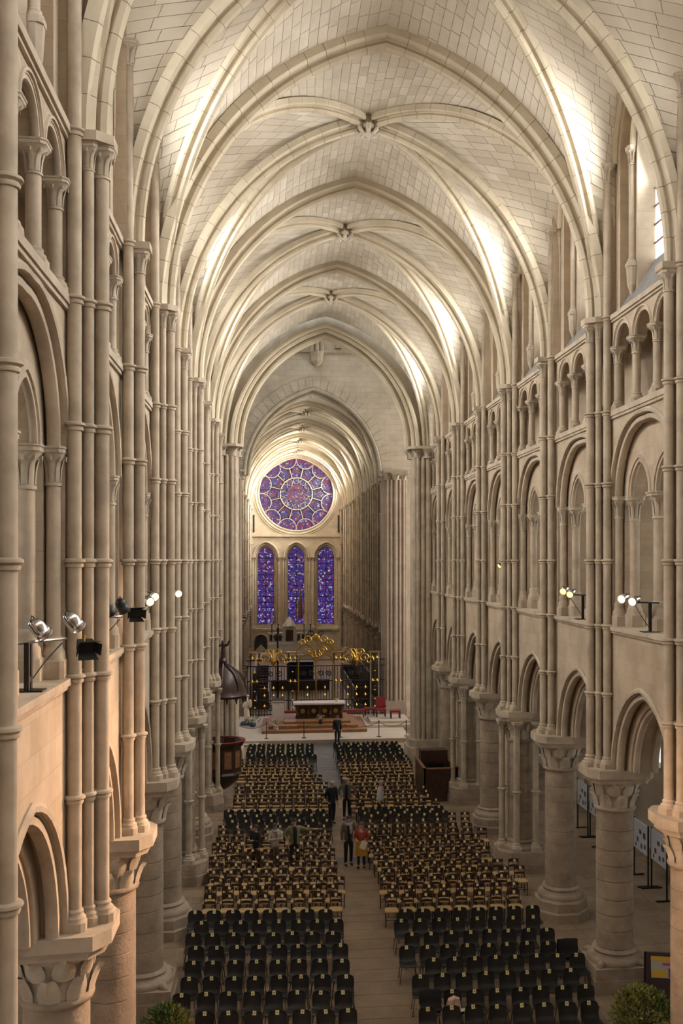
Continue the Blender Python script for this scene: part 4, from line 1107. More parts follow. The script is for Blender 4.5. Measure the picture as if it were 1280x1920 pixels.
# ------------------------------------------------------------ people
plain('skin', (.46, .27, .20), .6); plain('hair_grey', (.35, .33, .31), .8); plain('hair_dark', (.03, .02, .015), .7); plain('hair_brown', (.09, .045, .02), .7)
plain('cloth_black', (.010, .010, .012), .85); plain('cloth_grey', (.13, .12, .10), .85); plain('cloth_white', (.55, .54, .55), .8); plain('cloth_brown', (.12, .09, .07), .85)
plain('cloth_red', (.28, .04, .02), .8); plain('cloth_yellow', (.40, .19, .015), .8); plain('cloth_green', (.20, .20, .10), .85); plain('cloth_cream', (.42, .36, .30), .85); plain('scarf_mix', (.40, .38, .38), .85, noise=.8, nscale=30); plain('shoe', (.01, .009, .009), .5)
def skin_obj(name, parent, verts, edges, radii, mat, root=0, sub=2):
    me = bpy.data.meshes.new(name); me.from_pydata(verts, edges, []); me.materials.append(MATS[mat])
    o = put(name, me, parent); md = o.modifiers.new('skin', 'SKIN'); md.use_smooth_shade = True
    for i, r in enumerate(radii):
        sv = me.skin_vertices[0].data[i]; sv.radius = r if isinstance(r, tuple) else (r, r); sv.use_root = (i == root)
    s = o.modifiers.new('sub', 'SUBSURF'); s.levels = sub; s.render_levels = sub
    return o
def person(x, y, face, h, label, top, legs, hair, armL, armR, skirt=None, jacket_open=None, scarf=None, lean=0.0, stride=.06, z=0):
    # face: heading of the chest (0 = towards the camera); arms: list of elbow, wrist offsets from the shoulder
    t = empty('person', (x, y, z), face); tag(t, label, 'person', 'people in the nave'); t.scale = (h / 1.75,) * 3
    ly = -lean
    P = {'pel': (0, 0, .95), 'waist': (0, ly * .3, 1.10), 'chest': (0, ly * .7, 1.30), 'neck0': (0, ly, 1.45), 'neck1': (0, ly * 1.05 - .01, 1.53), 'head': (0, ly * 1.1 - .02, 1.62), 'crown': (0, ly * 1.1 - .01, 1.71)}
    sh = {s: Vector((s * .185, ly, 1.42)) for s in (-1, 1)}
    arms = {-1: armR, 1: armL}
    verts, edges, rad = [], [], []
    def add(p, r, par=None):
        verts.append(tuple(p)); rad.append(r)
        if par is not None: edges.append((par, len(verts) - 1))
        return len(verts) - 1
    pel = add(P['pel'], (.155, .115)); wa = add(P['waist'], (.135, .10), pel); ch = add(P['chest'], (.165, .11), wa); n0 = add(P['neck0'], (.075, .065), ch); n1 = add(P['neck1'], .052, n0); hd = add(P['head'], (.075, .092), n1); cr = add(P['crown'], (.062, .075), hd)
    JV, JE, JR = [(0, 0, .86), P['pel'], P['waist'], P['chest'], (0, ly, 1.46)], [(0, 1), (1, 2), (2, 3), (3, 4)], [(.185, .135), (.18, .135), (.165, .125), (.19, .135), (.09, .08)]
    for s in (-1, 1):
        e = sh[s] + Vector(arms[s][0]); wr = e + Vector(arms[s][1])
        a = add(sh[s], .058, ch); b = add(e, .043, a); c = add(wr, .030, b)
        dirv = Vector(arms[s][1]).normalized(); sidev = Vector((1, 0, 0)) if abs(dirv.x) < .7 else Vector((0, 1, 0))
        palm = add(wr + dirv * .06, (.040, .02), c)
        for q, ln in enumerate((.070, .082, .076, .060)):
            k1 = add(wr + dirv * .10 + sidev * (q - 1.5) * .019, .009, palm); bend = (dirv * .9 + Vector((0, -.3, -.1))).normalized()
            add(Vector(verts[k1]) + bend * ln, .007, k1)
        th = add(wr + dirv * .045 + sidev * .045 * -s, .011, c); add(Vector(verts[th]) + (dirv + sidev * -.3 * s).normalized() * .04, .008, th)
        j0 = len(JV); JV += [tuple(sh[s]), tuple(e), tuple(wr - dirv * .02)]; JE += [(3, j0), (j0, j0 + 1), (j0 + 1, j0 + 2)]; JR += [.078, .062, .046]
    TV, TE, TR = [P['pel'], (0, 0, .88)], [(0, 1)], [(.165, .125), (.16, .12)]
    for s in (-1, 1):
        hp = (s * .095, 0, .88); kn = (s * .10, -.02 + s * stride * .5, .48); an = (s * .105, .02 + s * stride, .09); to = (s * .112, -.07 + s * stride, .045)
        a = add(hp, .085, pel); b = add(kn, .055, a); c = add(an, .032, b); add(to, (.025, .018), c)
        k = len(TV); TV += [hp, kn, an]; TE += [(1, k), (k, k + 1), (k + 1, k + 2)]; TR += [.098, .070, .055]
        skin_obj('shoe', t, [(s * .105, .06 + s * stride, .05), (s * .11, -.05 + s * stride, .04), (s * .115, -.16 + s * stride, .03)], [(0, 1), (1, 2)], [(.045, .05), (.048, .042), (.04, .03)], 'shoe', sub=1)
    body = skin_obj('body', t, verts, edges, rad, 'skin')
    skin_obj('trousers' if not skirt else 'tights', t, TV, TE, TR if not skirt else [(.15, .11), (.15, .11)] + [.09, .062, .048] * 2, legs)
    skin_obj('jacket', t, JV, JE, JR, top)
    if skirt:
        MB().lathe([(.24, .50), (.235, .52), (.21, .75), (.185, .98), (.17, 1.05)], n=16).build('skirt', skirt, t, smooth=True)
    if jacket_open:
        MB().add([(-.055, -.15 + ly * .3, .90), (.055, -.15 + ly * .3, .90), (.07, -.165 + ly * .7, 1.3), (.05, -.12 + ly, 1.47), (-.05, -.12 + ly, 1.47), (-.07, -.165 + ly * .7, 1.3), (-.06, -.05, .9), (.06, -.05, .9), (.05, -.02, 1.47), (-.05, -.02, 1.47)], [(0, 1, 2, 5), (5, 2, 3, 4), (1, 7, 8, 3, 2), (0, 5, 4, 9, 6), (4, 3, 8, 9), (0, 6, 7, 1)]).build('shirt_front', jacket_open, t, smooth=True)
    if scarf:
        MB().tube([(.10 * cos(a), ly - .02 + .09 * sin(a), 1.47 + .02 * sin(a)) for a in [2 * pi * i / 12 for i in range(12)]], .05, 8, closed=True).build('scarf', scarf, t, smooth=True)
        MB().tube([(.05, ly - .12, 1.44), (.06, ly - .18, 1.30), (.05, ly - .17, 1.15)], [.05, .06, .04], 8).build('scarf', scarf, t, smooth=True)
    hx = P['head']
    # face details
    MB().tube([(0, hx[1] - .088, 1.635), (0, hx[1] - .112, 1.60), (0, hx[1] - .095, 1.595)], [.008, .014, .012], 6).build('nose', 'skin', body)
    for s in (-1, 1):
        MB().lathe([(.001, -.008), (.009, 0), (.001, .008)], n=8).build('eye', 'shoe', body, (s * .03, hx[1] - .088, 1.64))
        MB().lathe([(.004, -.028), (.014, 0), (.004, .028)], n=8).build('ear', 'skin', body, (s * .078, hx[1], 1.62))
    MB().box(-.022, .022, -.004, .004, -.003, .003).build('mouth', 'cloth_red', body, (0, hx[1] - .088, 1.565))
    # hair cap
    vs, fs = [], []; n, m = 14, 6
    for i in range(m + 1):
        th = pi * .5 * (1 - i / m) * 1.0
        for j in range(n):
            a = 2 * pi * j / n; low = .0 if sin(a) < -.3 else (-.075 if hair[1] else -.035)
            r = cos(pi / 2 - th)
            vs.append((.094 * r * cos(a), hx[1] + .012 + .108 * r * sin(a), 1.66 + (.085 * cos(th)) + (low if i == 0 else 0)))
    for i in range(m):
        for j in range(n): fs.append((i * n + j, i * n + (j + 1) % n, (i + 1) * n + (j + 1) % n, (i + 1) * n + j))
    if hair[0] != 'bald': MB().add(vs, fs).build('hair', hair[0], body, smooth=True)
    if hair[1]: MB().tube([(0, hx[1] + .06, 1.68), (0, hx[1] + .085, 1.58), (0, hx[1] + .08, 1.48)], [.07, .075, .04], 8).build('hair', hair[0], body, smooth=True)
    return t
down = [(.05, .01, -.29), (.0, -.05, -.25)]
def mir(a): return [(-a[0][0], a[0][1], a[0][2]), (-a[1][0], a[1][1], a[1][2])]
pb = [(.08, .08, -.27), (-.12, .12, -.16)]
hip = [(.18, .06, -.22), (-.10, -.10, -.20)]
chestfold = [(.08, -.05, -.27), (-.16, -.20, .06)]
X, Y = fl(622, 1545); person(X, Y, .5, 1.78, 'bald man in black coat and trousers standing in the central aisle', 'cloth_black', 'cloth_black', ('hair_grey', False), down, mir(pb))
X, Y = fl(650, 1536); person(X, Y, -.2, 1.74, 'grey-haired man in open grey jacket, hands on hips, in the central aisle', 'cloth_grey', 'cloth_black', ('hair_grey', False), hip, mir(hip), jacket_open='cloth_black')
X, Y = fl(711, 1541); person(X, Y, 1.2, 1.74, 'white-haired man in pale shirt turned sideways among the right-hand chairs', 'cloth_white', 'cloth_black', ('hair_grey', False), down, mir(down), lean=.05)
X, Y = fl(653, 1622); person(X, Y, .15, 1.76, 'woman in brown coat and patterned scarf walking down the aisle', 'cloth_brown', 'cloth_black', ('hair_dark', True), [(.10, .02, -.27), (.02, -.08, -.24)], mir(down), jacket_open='cloth_black', scarf='scarf_mix', stride=.03)
X, Y = fl(677, 1627); wp = person(X, Y, -.2, 1.62, 'woman in red top and yellow skirt holding papers in the aisle', 'cloth_red', 'cloth_black', ('hair_brown', True), [(.07, .0, -.28), (-.10, -.18, -.06)], mir([(.06, .0, -.28), (-.08, -.19, -.03)]), skirt='cloth_yellow', stride=.03)
o = MB().box(-.11, .11, -.012, 0, -.16, .14).build('paper_folder', 'paper_white', None, (X + .05, Y - .30, .88), rz=-.2); o.rotation_euler = (.2, .35, -.2); tag(o, 'white papers held by the woman in the yellow skirt', 'paper')
XL, YL = fl(480, 1634); person(XL, YL, -.9, 1.64, 'woman in dark clothes standing among the left-hand chairs', 'cloth_black', 'cloth_black', ('hair_dark', True), chestfold, mir(chestfold))
XL, YL = fl(515, 1632); person(XL, YL, .4, 1.66, 'woman in pale blouse, arms folded, among the left-hand chairs', 'cloth_cream', 'cloth_brown', ('hair_dark', True), chestfold, mir(chestfold), scarf='scarf_mix')
XL, YL = fl(552, 1628); person(XL, YL, .1, 1.76, 'man in green jacket pointing sideways among the left-hand chairs', 'cloth_green', 'cloth_black', ('hair_dark', False), [(.27, -.03, -.10), (.24, -.06, .03)], mir(hip), jacket_open='cloth_black')
X, Y = fl(632, 1397); person(X, Y, .3, 1.76, 'person in black standing at the rope before the altar', 'cloth_black', 'cloth_black', ('hair_dark', False), down, mir(down))
# ------------------------------------------------------------ altar platform and chancel furniture
plain('oak', (.26, .12, .05), .5, noise=.35, nscale=6); plain('oak_dark', (.05, .022, .012), .4, noise=.5, nscale=9); plain('linen', (.62, .55, .55), .7, noise=.1)
plain('gold', (.52, .31, .065), .38, 1.0, noise=.3, nscale=12); plain('iron', (.015, .015, .016), .45, .6); plain('silver_iron', (.5, .48, .44), .35, .9)
plain('red_velvet', (.20, .012, .02), .7); plain('marble', (.55, .53, .52), .4, noise=.15, nscale=3); plain('blue_cloth', (.03, .05, .12), .8)
plain('leaf_green', (.06, .11, .025), .6, noise=.5, nscale=20); plain('leaf_yellow', (.30, .28, .06), .6, noise=.5, nscale=20); plain('petal_white', (.75, .70, .55), .7); plain('petal_yellow', (.70, .48, .06), .7); plain('petal_pink', (.60, .25, .20), .7); plain('terracotta', (.16, .07, .04), .8); plain('rope', (.20, .13, .09), .8); plain('ivory', (.70, .58, .46), .6, noise=.15, nscale=6)
PT = .26
pf = struct(empty('floor_chancel'), 'raised pale stone platform of the altar across the crossing')
MB().box(-5.05, 5.3, 58.0, 67.2, 0, PT).build('platform', 'platform_stone', pf)
MB().box(-4.6, -3.6, 57.55, 58.0, 0, .13).build('step', 'platform_stone', pf)
da = empty('altar_dais', (-.2, 62.6, PT)); tag(da, 'brown wooden two-step dais carrying the altar', 'dais')
MB().box(-3.3, 3.1, -2.3, 2.9, 0, .17).build('lower_step', 'oak', da)
MB().box(-2.9, 2.6, -1.6, 2.7, .17, .34).build('upper_step', 'oak', da)
MB().box(-1.95, 2.2, -.8, 2.6, .34, .46).build('top_step', 'oak', da)
AZ = PT + .46
al = empty('altar_table', (.10, 63.4, AZ)); tag(al, 'long dark carved altar table with pale stone top on the dais', 'altar')
MB().box(-1.65, 1.65, -.6, .6, .90, 1.0).build('table_top', 'linen', al)
MB().box(-1.58, 1.58, -.52, .52, .78, .90).build('frieze', 'oak_dark', al)
MB().box(-1.5, 1.5, -.45, .45, 0, .1).build('plinth', 'oak_dark', al)
MB().box(-1.35, 1.35, -.25, .25, .1, .78).build('body', 'oak_dark', al)
for x in (-1.4, -.7, 0, .7, 1.4):
    MB().tube([(x, -.40, .1), (x, -.52, .3), (x, -.42, .5), (x, -.5, .78)], [.09, .07, .06, .10], 8).build('scroll_leg', 'oak_dark', al, smooth=True)
for x in (-1.05, -.35, .35, 1.05):
    MB().lathe([(.01, -.03), (.13, 0), (.15, .02), (.01, .03)], n=12).build('gilt_boss', 'gold', al, (x, -.27, .46)).rotation_euler = (pi / 2, 0, 0)
def flowers(name, x, y, z, r, h, pot, cols, label, seed, vase=True):
    t = empty(name, (x, y, z)); tag(t, label, 'flowers')
    rnd = random.Random(seed)
    if vase: MB().lathe([(r * .3, 0), (r * .42, h * .1), (r * .38, h * .35), (r * .48, h * .4)], n=12).build('vase', pot, t, smooth=True)
    lv = MB(); fl_ = {c: MB() for c in cols}
    for i in range(90):
        a, b = rnd.uniform(0, 2 * pi), rnd.uniform(-.2, 1.2); rr = r * rnd.uniform(.4, 1.0)
        p = Vector((cos(a) * cos(b) * rr, sin(a) * cos(b) * rr, h * .42 + sin(b) * rr * .9 + .02)); d = Vector((rnd.uniform(-1, 1), rnd.uniform(-1, 1), rnd.uniform(-.4, 1))).normalized(); e = d.orthogonal().normalized(); s = r * .16
        if i % 3: lv.add([p, p + d * s + e * s * .4, p + d * s * 2, p + d * s - e * s * .4], [(0, 1, 2, 3)])
        else:
            c = cols[rnd.randrange(len(cols))]; q = p * 1.06; s *= .55
            fl_[c].lathe([(s * .3, -s * .5), (s, 0), (s * .8, s * .5), (s * .2, s * .6)], q.x, q.y, 6, z0=q.z)
    o = lv.build('foliage', 'leaf_green', t); o['kind'] = 'stuff'
    for c in cols: fl_[c].build('blossoms', c, t)
    return t
flowers('flower_arrangement', -2.65, 60.65, PT + .17, .36, .75, 'marble', ('petal_white', 'petal_pink'), 'flower bouquet in a pale vase left of the altar', 1)
flowers('flower_arrangement', .12, 61.5, PT + .34, .33, .7, 'oak_dark', ('petal_pink', 'petal_white'), 'small bouquet standing directly in front of the altar', 2)
flowers('flower_arrangement', 1.25, 63.3, AZ + 1.0, .24, .4, 'marble', ('petal_yellow',), 'little yellow flower arrangement on the altar top', 3)
flowers('flower_arrangement', -4.1, 63.0, PT + .02, .5, .55, 'blue_cloth', ('petal_yellow', 'petal_white'), 'wide yellow and white flowers at the foot of the statue', 4)
st = empty('madonna_statue', (-4.5, 63.9, PT)); tag(st, 'pale carved statue of a standing woman with child by the left pier', 'statue')
MB().lathe([(.42, 0, .7), (.40, .12, .7), (.30, .2, .3)], n=12).build('base', 'blue_cloth', st)
skin_obj('figure', st, [(0, 0, .2), (.02, 0, .6), (-.04, 0, 1.0), (.02, 0, 1.35), (.02, -.02, 1.52), (.02, -.03, 1.66), (.02, -.03, 1.78), (.20, -.02, 1.30), (.24, -.16, 1.12), (-.18, -.02, 1.30), (-.20, -.16, 1.12), (.22, -.16, 1.32), (.22, -.18, 1.52), (.22, -.19, 1.64)], [(0, 1), (1, 2), (2, 3), (3, 4), (4, 5), (5, 6), (3, 7), (7, 8), (3, 9), (9, 10), (8, 11), (11, 12), (12, 13)], [(.30, .24), (.25, .2), (.21, .17), (.19, .14), .07, .10, .07, .09, .07, .09, .06, .11, .09, .075], 'ivory')
MB().lathe([(.10, 1.78), (.14, 1.86), (.13, 1.9)], n=8).build('crown', 'ivory', st, (.02, -.03, 0))
le = empty('lectern', (-2.5, 63.2, PT + .34)); tag(le, 'lectern with a pale cloth front left of the altar', 'lectern')
MB().box(-.38, .38, -.25, -.20, 0, 1.25).build('cloth_front', 'linen', le)
MB().box(-.34, .34, -.2, .2, 0, 1.05).build('body', 'oak_dark', le)
MB().add([(-.38, -.26, 1.15), (.38, -.26, 1.15), (.38, .25, 1.35), (-.38, .25, 1.35), (-.38, -.26, 1.19), (.38, -.26, 1.19), (.38, .25, 1.39), (-.38, .25, 1.39)], [(0, 3, 2, 1), (4, 5, 6, 7), (0, 1, 5, 4), (1, 2, 6, 5), (2, 3, 7, 6), (3, 0, 4, 7)]).build('book_rest', 'oak_dark', le)
be = empty('kneeling_bench', (-.2, 66.0, PT)); tag(be, 'long low bench with red cushion behind the altar', 'bench')
MB().box(-2.6, 3.6, -.2, .2, .42, .52).build('cushion', 'red_velvet', be)
MB().box(-2.6, 3.6, -.18, .18, .34, .42).build('seat', 'oak', be)
for x in (-2.4, .5, 3.4): MB().box(x - .05, x + .05, -.16, .16, 0, .34).build('leg', 'oak', be)
# rope barrier
posts = [(-4.75 + 2.62 * i * .72 + .6, 58.7) for i in range(5)]
posts = [(-3.2, 58.75), (-1.0, 58.7), (1.15, 58.65), (3.45, 58.6), (5.1, 58.6)]
for i, (x, y) in enumerate(posts):
    t = empty('rope_post', (x, y, PT)); tag(t, 'slim dark rope post before the altar, %s from the left' % ordw(i), 'post', 'rope posts before the altar')
    MB().lathe([(.14, 0), (.14, .02), (.02, .04)], n=12).build('foot', 'iron', t); MB().lathe([(.025, .03), (.025, .92), (.04, .93), (.03, .98)], n=8).build('pole', 'iron', t)
px_ = [(-5.0, 58.9)] + posts
for i, (a, b) in enumerate(zip(px_, px_[1:])):
    pts = [(a[0] + (b[0] - a[0]) * q / 10, a[1] + (b[1] - a[1]) * q / 10, PT + .9 - .30 * 4 * (q / 10) * (1 - q / 10)) for q in range(11)]
    tag(MB().tube(pts, .022, 6).build('barrier_rope', 'rope', smooth=True), 'sagging rope before the altar, %s from the left' % ordw(i), 'rope', 'ropes before the altar')
# red chairs on their steps, right
rs = empty('side_steps', (4.3, 63.3, PT)); tag(rs, 'low pale stepped platform carrying red chairs right of the altar', 'steps')
MB().box(-1.35, 1.5, -1.6, 1.5, 0, .17).build('lower_step', 'platform_stone', rs); MB().box(-1.0, 1.5, -1.1, 1.5, .17, .34).build('upper_step', 'platform_stone', rs)
def red_chair(x, y, label, arms):
    t = empty('red_chair', (x, y, PT + .34)); tag(t, label, 'chair', 'red chairs beside the altar')
    MB().box(-.32, .32, -.28, .28, .40, .52).build('seat', 'red_velvet', t)
    for sx in (-1, 1):
        for sy in (-1, 1): MB().box(sx * .28 - .03, sx * .28 + .03, sy * .24 - .03, sy * .24 + .03, 0, .4).build('leg', 'oak_dark', t)
        if arms: MB().box(sx * .3 - .03, sx * .3 + .03, -.26, .24, .68, .73).build('armrest', 'oak_dark', t)
    if arms: MB().box(-.32, .32, .22, .30, .52, 1.25).build('backrest', 'red_velvet', t)
red_chair(4.15, 64.0, 'red velvet armchair with high back right of the altar', True); red_chair(5.0, 63.2, 'low red velvet stool beside the armchair', False); red_chair(3.45, 64.5, 'low red velvet stool left of the armchair', False)

# ------------------------------------------------------------ iron choir screen
GY = 67.0; GH = 4.35
g = empty('choir_screen', (0, GY, PT)); tag(g, 'tall black wrought iron choir screen with gilded ornaments', 'gate')
bar = MB().tube([(0, 0, 0), (0, 0, 3.35)], .022, 5).mesh('bar', 'iron')
xx = -4.55
while xx < 4.75: put('bar', bar, g, (xx, 0, 0)); xx += .19
for z in (.1, 1.05, 2.35, 3.35, 3.75): MB().box(-4.6, 4.75, -.035, .035, z, z + .06).build('rail', 'iron', g)
def pilaster(x, mat2='gold', sil=False):
    for dx in (-.28, .28): MB().box(x + dx - .035, x + dx + .035, -.05, .05, 0, GH - .1).build('pilaster_post', 'silver_iron' if sil else 'iron', g)
    MB().box(x - .42, x + .42, -.12, .12, GH - .1, GH).build('pilaster_cap', 'gold', g)
    for z in (.6, 1.1, 1.7, 2.35, 3.0, 3.9):
        s = .14 if z in (2.35, 3.9) else .075
        for dx in ((-.15, .15) if s > .1 else (0,)):
            MB().tube([(x + dx - s, -.07, z), (x + dx, -.1, z), (x + dx + s, -.07, z)], [.012, .05, .012], 6).tube([(x + dx, -.07, z - s), (x + dx, -.1, z), (x + dx, -.07, z + s)], [.012, .05, .012], 6).build('gilt_flower', mat2, g)
for x, s in ((-4.05, False), (-1.52, False), (1.55, False), (4.05, True)): pilaster(x, sil=s)
def scroll(cx_, cz_, r, turns, sx, mat, w_=.04):
    pts = [(cx_ + sx * r * (1 - q / 40 * .8) * cos(turns * 2 * pi * q / 40), -.06, cz_ + r * (1 - q / 40 * .8) * sin(turns * 2 * pi * q / 40)) for q in range(41)]
    return MB().tube(pts, w_, 6)
for x in (-2.8, 2.8):      # gilded sprays over the side panels
    for k, (dx, dz, r, t) in enumerate(((-.5, .2, .35, 1.2), (.5, .2, .35, 1.2), (-.25, .6, .28, 1.1), (.25, .6, .28, 1.1), (-.9, 0, .3, 1), (.9, 0, .3, 1))):
        scroll(x + dx, 3.7 + dz, r, t, 1 if dx > 0 else -1, 'gold').build('gilt_scroll', 'gold', g, smooth=True)
    for dx in (-.3, 0, .3): MB().tube([(x, -.06, 3.7), (x + dx * .7, -.06, 4.2), (x + dx * 1.4, -.06, 4.55)], [.08, .05, .02], 6).build('gilt_leaf', 'gold', g)
    MB().lathe([(.02, 3.3), (.12, 3.5), (.22, 3.75), (.1, 3.95)], n=10).build('gilt_knob', 'gold', g, (x, -.05, 0))
for x in (-1.12, .06, 1.24): MB().box(x - .045, x + .045, -.06, .06, 0, 3.6).build('door_stile', 'gold', g)
for xc in (-.53, .65): swap(MB().tube([(-.05, a, b) for a, b in arc(.58, .62, 8, xc, 3.55)], .055, 6)).build('door_arch', 'gold', g, smooth=True)
for xc in (-.65, .77): swap(MB().tube([(-.06, a, b) for a, b in arc(.62, .8, 8, xc, 4.1)], .07, 6)).build('crest_arch', 'gold', g, smooth=True)
for k, (x, z, r, t) in enumerate(((-.35, 4.45, .3, 1.3), (.47, 4.45, .3, 1.3), (-.45, 5.15, .28, 1.2), (.57, 5.15, .28, 1.2), (-.25, 5.55, .25, 1.2), (.37, 5.55, .25, 1.2), (-.85, 4.95, .25, 1.2), (.97, 4.95, .25, 1.2), (-.1, 4.1, .22, 1.3), (.22, 4.1, .22, 1.3))):
    scroll(x, z, r, t, -1 if x < .06 else 1, 'gold', .05).build('crest_scroll', 'iron' if (k // 2) % 3 == 2 else 'gold', g, smooth=True)
MB().lathe([(.02, -.06), (.22, -.04), (.26, 0), (.2, .05), (.02, .07)], n=16).build('crest_shield', 'gold', g, (.06, -.08, 5.3)).rotation_euler = (pi / 2, 0, 0)
MB().box(.03, .09, -.09, -.05, 5.8, 6.5).box(-.1, .22, -.09, -.05, 6.2, 6.27).build('crest_cross', 'gold', g)
for x in (-2.8, -2.2, -3.4, 2.2, 2.8, 3.4, -.53, .65):
    for z in (.7, 1.4, 1.9): MB().tube([(x, -.06, z - .14), (x, -.09, z), (x, -.06, z + .14)], [.01, .06, .01], 6).tube([(x - .1, -.06, z), (x, -.08, z), (x + .1, -.06, z)], [.01, .04, .01], 6).build('gilt_flower', 'gold', g)
for x in (-3.0, -2.4, 2.4, 3.0, -.8, -.25, .38, .92):
    scroll(x, .55, .22, 1.4, 1, 'iron').build('iron_scroll', 'iron', g); scroll(x, 2.85, .2, 1.4, -1, 'iron').build('iron_scroll', 'iron', g)
# choir behind the screen
for s, nm in ((-1, 'left'), (1, 'right')):
    t = empty('choir_stalls', (s * 3.7, 80, 0)); tag(t, 'dark wooden choir stalls behind the screen on the ' + nm, 'stalls')
    MB().box(-.6, .6, -8, 8, 0, .5).build('platform', 'oak_dark', t); MB().box(s * .5 - .1, s * .5 + .1, -8, 8, .5, 2.6).build('backrest', 'oak_dark', t); MB().box(-s * .5 - .06, -s * .5 + .06, -8, 8, .5, 1.3).build('desk', 'oak_dark', t)
    for i in range(9): MB().box(-.3, .5, -8 + i * 2 - .05, -8 + i * 2 + .05, .5, 1.5).build('divider', 'oak_dark', t)
t = empty('reading_desk', (-.6, 83, 0)); tag(t, 'dark cloth-covered desk in the middle of the choir', 'desk')
MB().box(-1.1, 1.1, -.5, .5, 0, 2.3).build('cloth', 'black_cloth', t); MB().box(-2.4, 2.4, -.9, -.6, .0, .9).build('front_rail', 'oak_dark', t); MB().box(-1.1, 1.1, -.55, .5, 2.3, 2.38).build('top', 'marble', t)
t = empty('high_altar', (-1.2, 108, 0)); tag(t, 'pale marble high altar with tall retable and tabernacle', 'altar')
MB().box(-3, 3.4, -1.5, 2, 0, .6).build('steps', 'marble', t); MB().box(-2.2, 2.4, -.6, .6, .6, 1.75).build('table', 'marble', t)
MB().box(-2.2, 2.4, .2, 1.0, 1.75, 2.9).build('retable', 'marble', t); MB().box(-.6, .8, .0, 1.0, 1.75, 3.6).build('tabernacle', 'marble', t); MB().box(-.3, .5, -.05, .0, 2.0, 3.2).build('tabernacle_door', 'oak_dark', t); MB().lathe([(.75, 3.6, 1), (.5, 4.0, 1), (.1, 4.6)], .1, .5, 8).build('canopy', 'marble', t)
for x in (-1.9, -1.4, -.9, 1.1, 1.6, 2.1): MB().box(x - .14, x + .14, .15, .22, 2.0, 2.7).build('panel', 'oak_dark', t)
for i, x in enumerate((-3.0, -2.3, -1.5, .5, 1.2)):
    c = empty('altar_candle', (x, 108.3, 2.9 if -3.2 < x < 1.1 else 2.9)); tag(c, 'tall candle on dark stand over the high altar, %s from the left' % ordw(i), 'candle', 'high altar candles')
    MB().lathe([(.16, 0), (.05, .1), (.05, .8), (.14, .9)], n=8).build('candlestick', 'iron', c); MB().lathe([(.055, .9), (.05, 2.0)], n=8).build('candle', 'petal_white', c)
c = empty('standing_cross', (-2.5, 72.0, 0)); tag(c, 'dark standing crucifix with gilt rosette behind the screen', 'cross')
MB().lathe([(.4, 0), (.08, .3), (.06, 5.9)], n=8).build('pole', 'iron', c); MB().box(-.35, .35, -.05, .05, 5.2, 5.3).build('crossbar', 'iron', c)
sp = empty('spire_reliquary', (.1, 109.2, 3.6)); tag(sp, 'slender dark openwork spire standing before the middle lancet', 'spire')
MB().lathe([(.26, .9, 1), (.24, 2.4, 1), (.10, 3.4), (.02, 4.6)], n=8).build('spire', 'oak', sp)
for dx in (-.4, .4): MB().lathe([(.07, .8), (.06, 2.2), (.02, 2.9)], n=6).build('pinnacle', 'oak', sp, (dx, -.3, 0))

# ------------------------------------------------------------ pulpit, console
pu = empty('pulpit', (-5.05, 45.2, 0)); tag(pu, 'carved dark oak pulpit with domed sounding board on a left pier', 'pulpit')
MB().lathe([(.10, .45), (.35, .6), (.62, .85), (.80, 1.15)], n=10).build('corbel_foot', 'oak_dark', pu, smooth=True, auto=30)
MB().lathe([(.82, 1.15), (.90, 1.2), (.84, 1.3), (.84, 2.4), (.96, 2.5), (.98, 2.62), (.86, 2.62), (.80, 2.4), (.78, 1.4)], n=10, cap=False).build('drum', 'oak_dark', pu)
MB().lathe([(.78, 1.35), (.78, 1.42)], n=10).build('drum_floor', 'oak', pu)
for i in range(10):
    a = 2 * pi * (i + 1) / 10
    MB().box(-.02, .02, -.16, .16, 1.5, 2.25).build('carved_panel', 'oak', pu, (cos(a) * .81, sin(a) * .81, 0), rz=a)
MB().lathe([(1.0, 2.62), (1.02, 2.68), (.85, 2.68)], n=20, cap=False).build('hand_rail', 'red_velvet', pu)
MB().box(-.85, -.65, -.3, .3, 2.6, 4.6).build('back_panel', 'oak_dark', pu)
MB().lathe([(.05, 4.62), (1.02, 4.62), (1.10, 4.72), (1.02, 4.82), (1.0, 4.95), (.95, 5.25), (.75, 5.65), (.35, 5.95), (.12, 6.1), (.2, 6.25), (.05, 6.5)], n=20).build('sounding_board', 'oak_dark', pu, smooth=True, auto=35)
for i in range(14):
    a = 2 * pi * i / 14; MB().tube([(cos(a) * 1.0, sin(a) * 1.0, 4.62), (cos(a) * 1.02, sin(a) * 1.02, 4.38)], [.08, .02], 6).build('pendant', 'oak_dark', pu)
for i in range(8):
    a = 2 * pi * i / 8; MB().tube([(cos(a) * r_, sin(a) * r_, z_) for r_, z_ in ((1.0, 4.95), (.97, 5.3), (.76, 5.7), (.35, 6.0), (.12, 6.2))], .035, 6).build('dome_rib', 'oak_dark', pu, smooth=True)
skin_obj('angel_figure', pu, [(0, 0, 6.3), (0, 0, 6.7), (0, -.03, 7.0), (0, -.03, 7.2), (.2, -.1, 6.95), (.3, -.2, 7.2), (-.2, 0, 6.9)], [(0, 1), (1, 2), (2, 3), (2, 4), (4, 5), (2, 6)], [.16, .13, .06, .09, .06, .04, .05], 'oak_dark', sub=1)
co = empty('organ_console', (4.65, 45.0, 0)); tag(co, 'dark wooden box enclosure with organ keyboard by the right piers', 'organ')
for x0_, x1_, y0_, y1_ in ((-.75, -.69, -1.4, 1.4), (.69, .75, -1.4, 1.4), (-.75, .75, -1.4, -1.34), (-.75, .75, 1.34, 1.4)):
    MB().box(x0_, x1_, y0_, y1_, 0, 1.45).build('side_panel', 'oak_dark', co)
